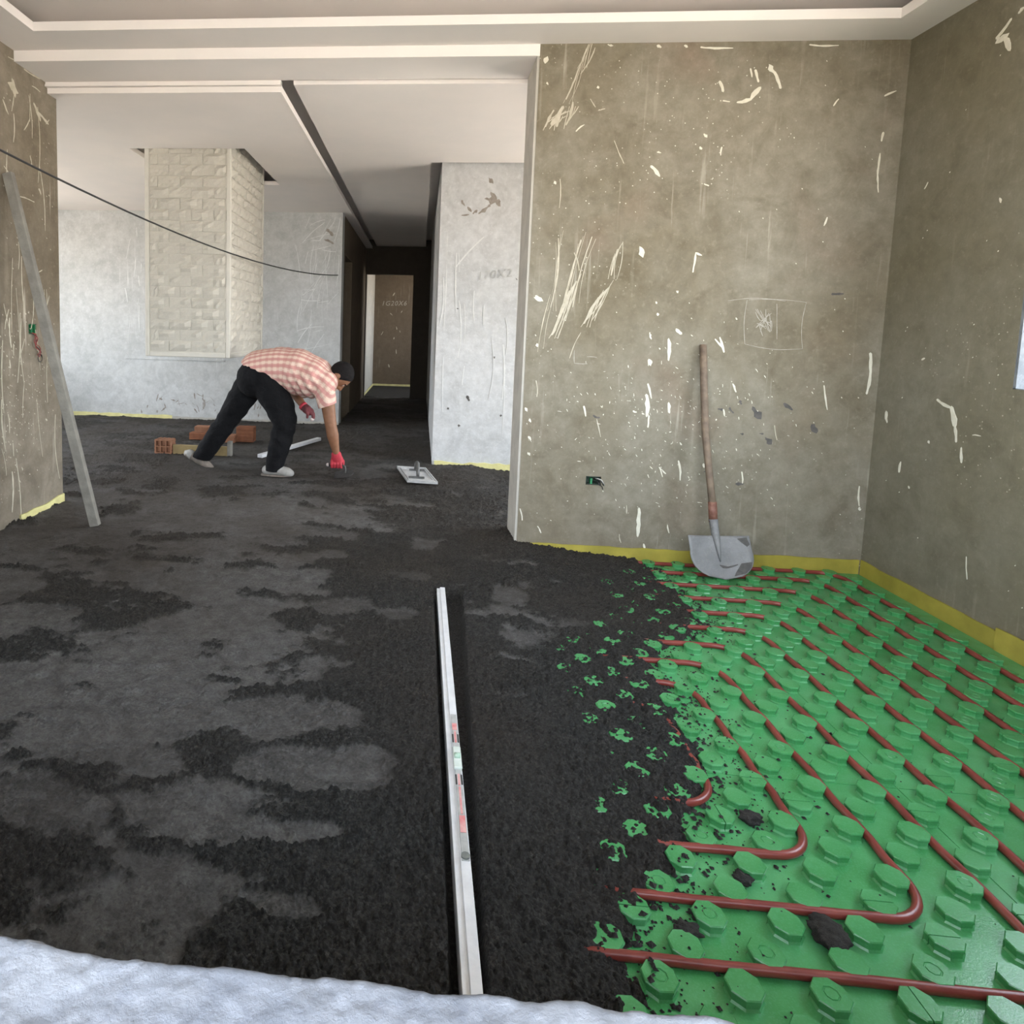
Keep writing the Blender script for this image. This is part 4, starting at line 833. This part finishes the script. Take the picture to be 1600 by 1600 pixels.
for k in range(2600):
    y = rc.uniform(1.0, 3.4); e = abs(rc.gauss(0, .11)) * (1 if rc.random() < .85 else 3.5); x = np.interp(y, EDGE[:, 1], EDGE[:, 0]) + e - .03
    if x > 2.25: continue
    d = np.hypot(NXY[:, 0] - x, NXY[:, 1] - y); i = int(d.argmin()); z = (nubs_xy[i][2] if rc.random() < .4 else None) if d[i] < .026 else (0 if d[i] > .035 else None)
    if z is None: continue
    grain(x, y, rc.choice([.002, .003, .003, .004, .005, .008]) * (1.25 if e < .08 else .9), z)
o = mb.build('screed_crumbs', MT['clod']); tag(o, 'loose dark mortar crumbs scattered over the green panels beside the screed', 'crumbs', kind='stuff')
# ---------------------------------------------------------------- the worker
def organic(name, prims, voxel, mat, parent=None, smooth=6, cuts=(), noise_amp=0, ysc=None, keep=False):
    """closed tapered limbs and ellipsoids fused into one continuous skin"""
    bm = bmesh.new()
    for p in prims:
        if p[0] == 'cap':
            a, ra, b2, rb = p[1:5]; a, b2 = Vector(a), Vector(b2); n = max(2, int((b2 - a).length / (min(ra, rb) * .35)) + 1)
            for k in range(n + 1):
                t = k / n; M = Matrix.Translation(a + (b2 - a) * t); sc_ = p[5] if len(p) > 5 else (1, 1, 1); r_ = ra + (rb - ra) * t
                bmesh.ops.create_icosphere(bm, subdivisions=3, radius=1, matrix=M @ Matrix.Diagonal((r_ * sc_[0], r_ * sc_[1], r_ * sc_[2], 1)))
        else:
            _, c, rad, rot = p; R_ = rot.to_4x4() if rot is not None else Matrix.Identity(4)
            bmesh.ops.create_icosphere(bm, subdivisions=4, radius=1, matrix=Matrix.Translation(c) @ R_ @ Matrix.Diagonal((*rad, 1)))
    me = bpy.data.meshes.new('tmp'); bm.to_mesh(me); bm.free(); t = bpy.data.objects.new('tmp', me); COL.objects.link(t)
    r = t.modifiers.new('r', 'REMESH'); r.mode = 'VOXEL'; r.voxel_size = voxel; r.use_smooth_shade = True
    if smooth: s = t.modifiers.new('s', 'SMOOTH'); s.iterations = smooth; s.factor = .5
    dg = bpy.context.evaluated_depsgraph_get(); m2 = bpy.data.meshes.new_from_object(t.evaluated_get(dg)); bpy.data.objects.remove(t)
    bm = bmesh.new(); bm.from_mesh(m2); bpy.data.meshes.remove(m2)
    for co, no in cuts: bmesh.ops.bisect_plane(bm, geom=bm.verts[:] + bm.edges[:] + bm.faces[:], plane_co=co, plane_no=no, clear_outer=True)
    if noise_amp:
        bm.normal_update(); P = np.array([v.co[:] for v in bm.verts])
        d = noise_amp(P) if callable(noise_amp) else noise_amp * 2 * (fbm(P[:, 0] * 14 + P[:, 1] * 5, P[:, 2] * 14 + P[:, 1] * 7, 7, 3) - .5)
        for v, q in zip(bm.verts, d): v.co += v.normal * q
    V_, F_ = bm_arrays(bm); bm.free()
    return mesh_obj(name, V_, F_, mat, parent, True)
skin = simple('tan_skin', (.25, .12, .066), (.21, .098, .052), .55, 30, bs=.05, spec=.4)
mt, nt, b = newmat('black_trouser_cloth'); v = coords(nt)
nt.links.new(mix(nt, noise(nt, v, 9, 4, .6, .4, .8), (.0045, .0045, .0055), (.010, .010, .0115)), b.inputs['Base Color']); b.inputs['Roughness'].default_value = .9; b.inputs['Specular IOR Level'].default_value = .2
bump(nt, b, noise(nt, v, 30, 3), .3, .01); trouser = mt
mt, nt, b = newmat('pink_plaid_shirt'); at_ = N(nt, 'ShaderNodeAttribute', attribute_name='weave'); sp_ = N(nt, 'ShaderNodeSeparateXYZ'); nt.links.new(at_.outputs['Vector'], sp_.inputs[0])
def stripe(sock, freq, lo, hi, ph=0):
    a = mul(nt, mul(nt, sock, freq), ph, 'ADD'); s = N(nt, 'ShaderNodeMath', operation='SINE'); nt.links.new(a, s.inputs[0])
    r = N(nt, 'ShaderNodeMapRange'); r.inputs[1].default_value = lo; r.inputs[2].default_value = hi; nt.links.new(s.outputs[0], r.inputs[0]); return r.outputs[0]
su, sv = sp_.outputs[0], sp_.outputs[1]
c = mix(nt, mul(nt, stripe(su, 140, .0, .35), .55), (.66, .49, .40), (.50, .25, .22))
c = mix(nt, mul(nt, stripe(sv, 125, .0, .35), .75), c, (.47, .20, .19))
c = mix(nt, mul(nt, stripe(sv, 125, .75, .9, 3.14), .5), c, (.72, .57, .48))
nt.links.new(c, b.inputs['Base Color']); b.inputs['Roughness'].default_value = .85; b.inputs['Specular IOR Level'].default_value = .2
bump(nt, b, noise(nt, coords(nt), 25, 3), .2, .01); shirt_m = mt
hair_m = simple('black_hair', (.006, .005, .005), (.011, .009, .009), .8, 60, bs=.5, spec=.2)
glove_red = simple('red_glove', (.50, .035, .055), (.40, .03, .045), .7, 40, bs=.3)
glove_dark = simple('dark_red_glove', (.16, .03, .035), (.09, .02, .022), .75, 40, bs=.3)
glove_pale = simple('pale_glove_tip', (.60, .52, .48), (.5, .42, .4), .7, 40, bs=.2)
shoe_m = simple('pale_slip_on_shoe', (.38, .37, .35), (.30, .29, .27), .7, 30, bs=.2)
shoe_d = simple('dusty_shoe', (.24, .20, .17), (.15, .13, .11), .8, 30, bs=.2)

sR, eR, wR = (-.705, 4.755, .775), (-.655, 4.745, .475), (-.612, 4.775, .255)
sL, eL, wL = (-.77, 5.09, .775), (-1.05, 5.14, .715), (-.905, 5.01, .568)
hR, kR, aR = (-1.18, 4.82, .79), (-1.015, 4.79, .475), (-1.085, 4.785, .135)
hL, kL, aL = (-1.30, 4.99, .80), (-1.53, 5.01, .455), (-1.735, 5.015, .155)
HC = Vector((-.615, 4.905, .838)); FN = Vector((.30, -.10, -.95)).normalized(); CN = Vector((.93, 0, .30)).normalized(); SN = FN.cross(CN).normalized(); CN = SN.cross(FN).normalized()
HR = Matrix((SN, FN, CN)).transposed()            # local x = side, y = face, z = crown
def H(x, y, z): return HC + SN * x + FN * y + CN * z
body = [('ell', H(0, -.008, .015), (.074, .094, .094), HR), ('ell', H(0, .022, -.055), (.058, .066, .070), HR), ('cap', H(0, .03, -.085), .040, H(0, .062, -.098), .026),
        ('cap', H(0, .078, .012), .011, H(0, .104, -.028), .013), ('cap', H(-.014, .086, -.034), .009, H(.014, .086, -.034), .009), ('cap', H(-.022, .076, -.064), .008, H(.022, .076, -.064), .008), ('cap', H(-.03, .078, .030), .010, H(.03, .078, .030), .010),
        ('ell', H(.076, .0, -.012), (.010, .022, .034), HR), ('ell', H(-.076, .0, -.012), (.010, .022, .034), HR),
        ('cap', (-.73, 4.91, .80), .066, H(0, -.02, -.05), .058),
        ('cap', (-1.22, 4.91, .845), .135, (-1.0, 4.91, .862), .145, (1, 1.18, 1)), ('cap', (-1.0, 4.91, .862), .145, (-.80, 4.91, .82), .135, (1, 1.25, 1)), ('cap', (-.74, 4.80, .79), .085, (-.74, 5.03, .79), .085),
        ('cap', sR, .062, eR, .046), ('cap', eR, .045, (-.640, 4.752, .40), .047), ('cap', (-.640, 4.752, .40), .047, wR, .027), ('cap', sL, .062, eL, .046), ('cap', eL, .045, wL, .028),
        ('cap', wR, .027, (-.605, 4.782, .21), .019), ('cap', wL, .028, (-.885, 5.0, .556), .020),
        ('cap', hR, .105, kR, .068), ('cap', kR, .066, aR, .042), ('cap', aR, .04, (-1.08, 4.78, .105), .036), ('cap', hL, .105, kL, .068), ('cap', kL, .066, aL, .042), ('cap', aL, .04, (-1.74, 5.015, .12), .034), ('cap', (-1.26, 4.85, .81), .11, (-1.26, 4.98, .81), .11)]
person = organic('person', body, .0085, skin, None, 4)
tag(person, 'person in pink plaid shirt and black trousers bending to smooth the screed by hand', 'person')
# shirt
SPN = np.array([(-1.42, .83), (-1.30, .875), (-1.16, .90), (-1.02, .905), (-.90, .885), (-.80, .85), (-.71, .80), (-.64, .74)])
hem0, hem1 = Vector((-1.400, 4.91, .940)), Vector((-.966, 4.91, .690)); hd = (hem1 - hem0).normalized(); hn = Vector((hd.z, 0, -hd.x)); hn = hn if hn.z < 0 or hn.x < 0 else -hn
def folds(P):
    w_ = np.exp(-((P[:, 0] + .86) / .16) ** 2 - ((P[:, 2] - .76) / .13) ** 2)
    return .010 * w_ * np.sin((P[:, 0] * 1.0 + P[:, 2] * .55) * 95 + 2 * fbm(P[:, 0] * 8, P[:, 2] * 8, 3, 2)) + .014 * (fbm(P[:, 0] * 11 + P[:, 1] * 4, P[:, 2] * 11 + P[:, 1] * 6, 7, 3) - .5)
shirt_p = [('cap', (-1.235, 4.91, .845), .178, (-1.08, 4.91, .868), .184, (1, 1.12, 1)), ('cap', (-1.08, 4.91, .868), .184, (-.95, 4.91, .858), .186, (1, 1.12, 1)), ('cap', (-.95, 4.91, .858), .186, (-.83, 4.91, .822), .166, (1, 1.25, 1)),
           ('cap', (-.83, 4.91, .822), .166, (-.745, 4.91, .792), .120, (1, 1.5, 1)), ('cap', (-.72, 4.80, .79), .098, (-.72, 5.04, .79), .098), ('cap', (-.735, 4.91, .795), .095, (-.685, 4.91, .815), .078),
           ('cap', (-.715, 4.765, .775), .083, (-.680, 4.748, .600), .069), ('cap', (-.76, 5.07, .775), .085, (-.93, 5.12, .74), .072)]
shirt = organic('shirt', shirt_p, .0095, shirt_m, person, 3, [(hem0, hn), (Vector((-.682, 4.75, .622)), Vector((.35, 0, -1)).normalized()), (Vector((-.668, 4.91, .83)), Vector((.9, 0, .12)).normalized())] if False else [(hem0, hn)], folds)
def trim_part(o, co, no, box):
    """cut an opening (cuff, collar) off one limb only"""
    off = Vector(WLOC[o.name]); bm = bmesh.new(); bm.from_mesh(o.data); co = Vector(co) - off; no = Vector(no).normalized()
    lo, hi = Vector(box[0]) - off, Vector(box[1]) - off
    ins = lambda p: all(lo[i] <= p[i] <= hi[i] for i in range(3))
    fs = [f for f in bm.faces if ins(f.calc_center_median())]; es = {e_ for f in fs for e_ in f.edges}; vs = {v_ for f in fs for v_ in f.verts}
    bmesh.ops.bisect_plane(bm, geom=list(vs) + list(es) + fs, plane_co=co, plane_no=no, clear_outer=True); bm.to_mesh(o.data); bm.free()
trim_part(shirt, (-.682, 4.75, .622), (.35, 0, -1), ((-.80, 4.60, .45), (-.55, 4.86, .69)))
co = np.zeros(len(shirt.data.vertices) * 3); shirt.data.vertices.foreach_get('co', co); co = co.reshape(-1, 3) + np.array(WLOC[shirt.name])
seg = SPN[1:] - SPN[:-1]; ln = np.hypot(seg[:, 0], seg[:, 1]); cum = np.concatenate([[0], np.cumsum(ln)]); best = np.full(len(co), 1e9); S_ = np.zeros(len(co)); D_ = np.zeros(len(co))
for k in range(len(seg)):
    rel = co[:, [0, 2]] - SPN[k]; t = np.clip((rel @ seg[k]) / ln[k] ** 2, 0, 1); d = np.hypot(*(rel - t[:, None] * seg[k]).T); m_ = d < best
    sg = np.sign(seg[k][0] * rel[:, 1] - seg[k][1] * rel[:, 0]); best[m_] = d[m_]; S_[m_] = (cum[k] + t * ln[k])[m_]; D_[m_] = (d * sg)[m_]
ang = np.arctan2(D_, np.abs(co[:, 1] - 4.91) + 1e-6)
wv = np.stack([S_, ang * .19, np.zeros(len(co))], -1).astype(np.float32); a_ = shirt.data.attributes.new('weave', 'FLOAT_VECTOR', 'POINT'); a_.data.foreach_set('vector', wv.ravel())
# trousers
def tfold(P): return .012 * (fbm(P[:, 0] * 16 + P[:, 1] * 4, P[:, 2] * 16 + P[:, 1] * 6, 17, 3) - .5) + .003 * np.sin(P[:, 2] * 60 + P[:, 0] * 25) * np.exp(-((P[:, 2] - .42) / .2) ** 2)
tp = [('cap', (-1.262, 4.84, .80), .150, (-1.262, 4.98, .80), .150), ('cap', (-1.215, 4.86, .82), .146, (-1.215, 4.96, .82), .146), ('cap', (-1.14, 4.86, .80), .150, (-1.14, 4.96, .80), .150),
      ('cap', hR, .132, (-1.06, 4.80, .60), .115), ('cap', (-1.06, 4.80, .60), .115, kR, .094), ('cap', kR, .094, (-1.055, 4.785, .29), .084), ('cap', (-1.055, 4.785, .29), .084, (-1.10, 4.785, .105), .068),
      ('cap', hL, .128, (-1.42, 5.0, .63), .112), ('cap', (-1.42, 5.0, .63), .112, kL, .092), ('cap', kL, .092, (-1.64, 5.012, .29), .083), ('cap', (-1.64, 5.012, .29), .083, (-1.755, 5.015, .12), .074)]
tr = organic('trousers', tp, .0095, trouser, person, 3, [], tfold)
trim_part(tr, (-1.09, 4.785, .098), (-.1, 0, -1), ((-1.3, 4.6, .0), (-.9, 4.98, .30)))
trim_part(tr, (-1.735, 5.015, .118), (-.25, 0, -1), ((-1.95, 4.85, .0), (-1.58, 5.2, .30)))
# hair: cap over crown and back of the head
organic('hair', [('ell', H(0, -.013, .022), (.080, .097, .098), HR)], .006, hair_m, person, 1, [(H(0, .047, .035), (FN * .85 - CN * .42).normalized())], lambda P: .004 * (fbm(P[:, 0] * 70, P[:, 2] * 70 + P[:, 1] * 50, 5, 3) - .5))
for s in (-1, 1):
    MB().tube([H(s * .030, .080, .012), H(s * .030, .0845, .012)], [.012, .004], 10).build('eye', simple('eye_white', (.6, .58, .55), None, .3, 5, bs=0) if s < 0 else bpy.data.materials['eye_white'], person, True)
    MB().tube([H(s * .018, .086, .031), H(s * .045, .078, .030)], .0045, 6).build('eyebrow', hair_m, person, True)
# gloves with five bent fingers each
gz = .165
gr = [('cap', (-.612, 4.776, .245), .034, (-.606, 4.782, .215), .036, (1.15, .8, 1)), ('cap', (-.606, 4.784, .212), .032, (-.604, 4.786, .196), .030, (1.5, .75, 1))]
for k, (fx, ln_) in enumerate([(-.645, .9), (-.622, 1.0), (-.598, 1.04), (-.574, .96)]):
    p0, p1, p2, p3 = (fx, 4.780, .197), (fx - .001, 4.768, .172), (fx, 4.776, .147), (fx + .002, 4.798, .140)
    gr += [('cap', p0, .0115, p1, .0108), ('cap', p1, .0108, p2, .0100), ('cap', p2, .0100, p3, .0090)]
gr += [('cap', (-.585, 4.795, .212), .014, (-.562, 4.808, .190), .0125), ('cap', (-.562, 4.808, .190), .0125, (-.560, 4.806, .166), .0105)]
organic('glove', gr, .0042, glove_red, person, 2)
gl = [('cap', (-.915, 5.015, .576), .034, (-.885, 5.0, .556), .037), ('cap', (-.885, 4.985, .556), .034, (-.862, 4.985, .540), .032), ('cap', (-.880, 5.02, .553), .030, (-.858, 5.018, .538), .028)]
tips = []
for k, (fy, l_) in enumerate([(4.965, .9), (4.985, 1.0), (5.005, 1.02), (5.026, .92)]):
    p0 = Vector((-.852, fy, .540)); p1 = p0 + Vector((.020, 0, -.022)) * l_; p2 = p1 + Vector((.004, 0, -.028)) * l_; p3 = p2 + Vector((-.012, 0, -.018)) * l_
    gl += [('cap', p0, .0118, p1, .0110), ('cap', p1, .0110, p2, .0102), ('cap', p2, .0102, p3, .0092)]; tips.append((p2, p3))
gl += [('cap', (-.885, 4.962, .548), .0135, (-.868, 4.948, .522), .012), ('cap', (-.868, 4.948, .522), .012, (-.872, 4.95, .498), .0105)]
g = organic('glove', gl, .0042, glove_dark, person, 2); g['label'] = 'dark red glove'
for p2, p3 in tips: MB().tube([p2 + (p3 - p2) * .2, p3, p3 + (p3 - p2) * .55], [.0112, .0106, .004], 10).build('fingertip', glove_pale, g, True)
MB().tube([(-.925, 5.022, .585), (-.908, 5.012, .571)], [.036, .037], 14).build('cuff', glove_red, g, True)
# shoes
s1 = organic('shoe', [('cap', (-1.155, 4.782, .100), .036, (-1.06, 4.778, .102), .039, (1, 1.05, 1)), ('cap', (-1.06, 4.778, .102), .040, (-.985, 4.768, .092), .036, (1, 1.15, 1)), ('cap', (-.985, 4.768, .090), .034, (-.962, 4.766, .086), .028, (1, 1.2, 1))], .006, shoe_m, person, 3, [(Vector((0, 0, .066)), Vector((0, 0, -1)))])
s1['label'] = 'pale shoe of the front foot'
m = MB(); n = 20
sole = [(-1.075 + .122 * math.cos(2 * math.pi * k / n) , 4.775 + .042 * math.sin(2 * math.pi * k / n)) for k in range(n)]; m.prism(sole, .060, .072); m.build('sole', shoe_d, s1)
Ml = Matrix.Translation((-1.775, 5.015, .095)) @ Matrix.Rotation(.42, 4, 'Y')
q = lambda x, y, z: Ml @ Vector((x, y, z))
s2 = organic('shoe', [('cap', q(-.10, 0, .015), .034, q(-.01, 0, .012), .037), ('cap', q(-.01, 0, .012), .038, q(.085, 0, .0), .032), ('cap', q(.085, 0, 0), .032, q(.115, 0, -.006), .025)], .006, shoe_d, person, 3, [(q(0, 0, -.022), (Ml.to_3x3() @ Vector((0, 0, -1))))])
s2['label'] = 'dusty shoe of the rear foot'
MB().tube([q(-.135, 0, .01), q(-.10, 0, .02), q(-.07, 0, .018)], [.020, .037, .039], 14).build('heel_counter', shoe_m, s2, True)
# trowel in the right hand
tw = thing('hand_trowel', 'small black trowel with a pale handle end held in the red glove', 'trowel', (-.60, 4.80, .07))
MB().tube([(-.672, 4.793, .160), (-.60, 4.793, .160), (-.565, 4.793, .160)], [.0125, .0135, .0115], 12).build('grip', simple('dark_grip', (.03, .03, .03), None, .5, 20), tw, True)
MB().tube([(-.690, 4.793, .160), (-.684, 4.793, .160), (-.670, 4.793, .160)], [.006, .0135, .0140], 12).build('end_cap', glove_pale, tw, True)
MB().tube([(-.565, 4.793, .160), (-.545, 4.793, .155), (-.538, 4.793, .125), (-.542, 4.79, .100)], .0055, 8).build('shank', MT['handle_dark'], tw, True)
poly = [(-.072, -.052), (.03, -.060), (.068, -.036), (.080, 0), (.068, .036), (.03, .060), (-.072, .052)]
m = MB(); m.prism(poly, -.0015, .0015, Matrix.Translation((-.552, 4.79, .094)) @ Matrix.Rotation(-.18, 4, 'Y') @ Matrix.Rotation(.30, 4, 'X')); m.build('blade', simple('dark_steel_blade', (.028, .028, .028), (.05, .05, .05), .5, 40), tw)
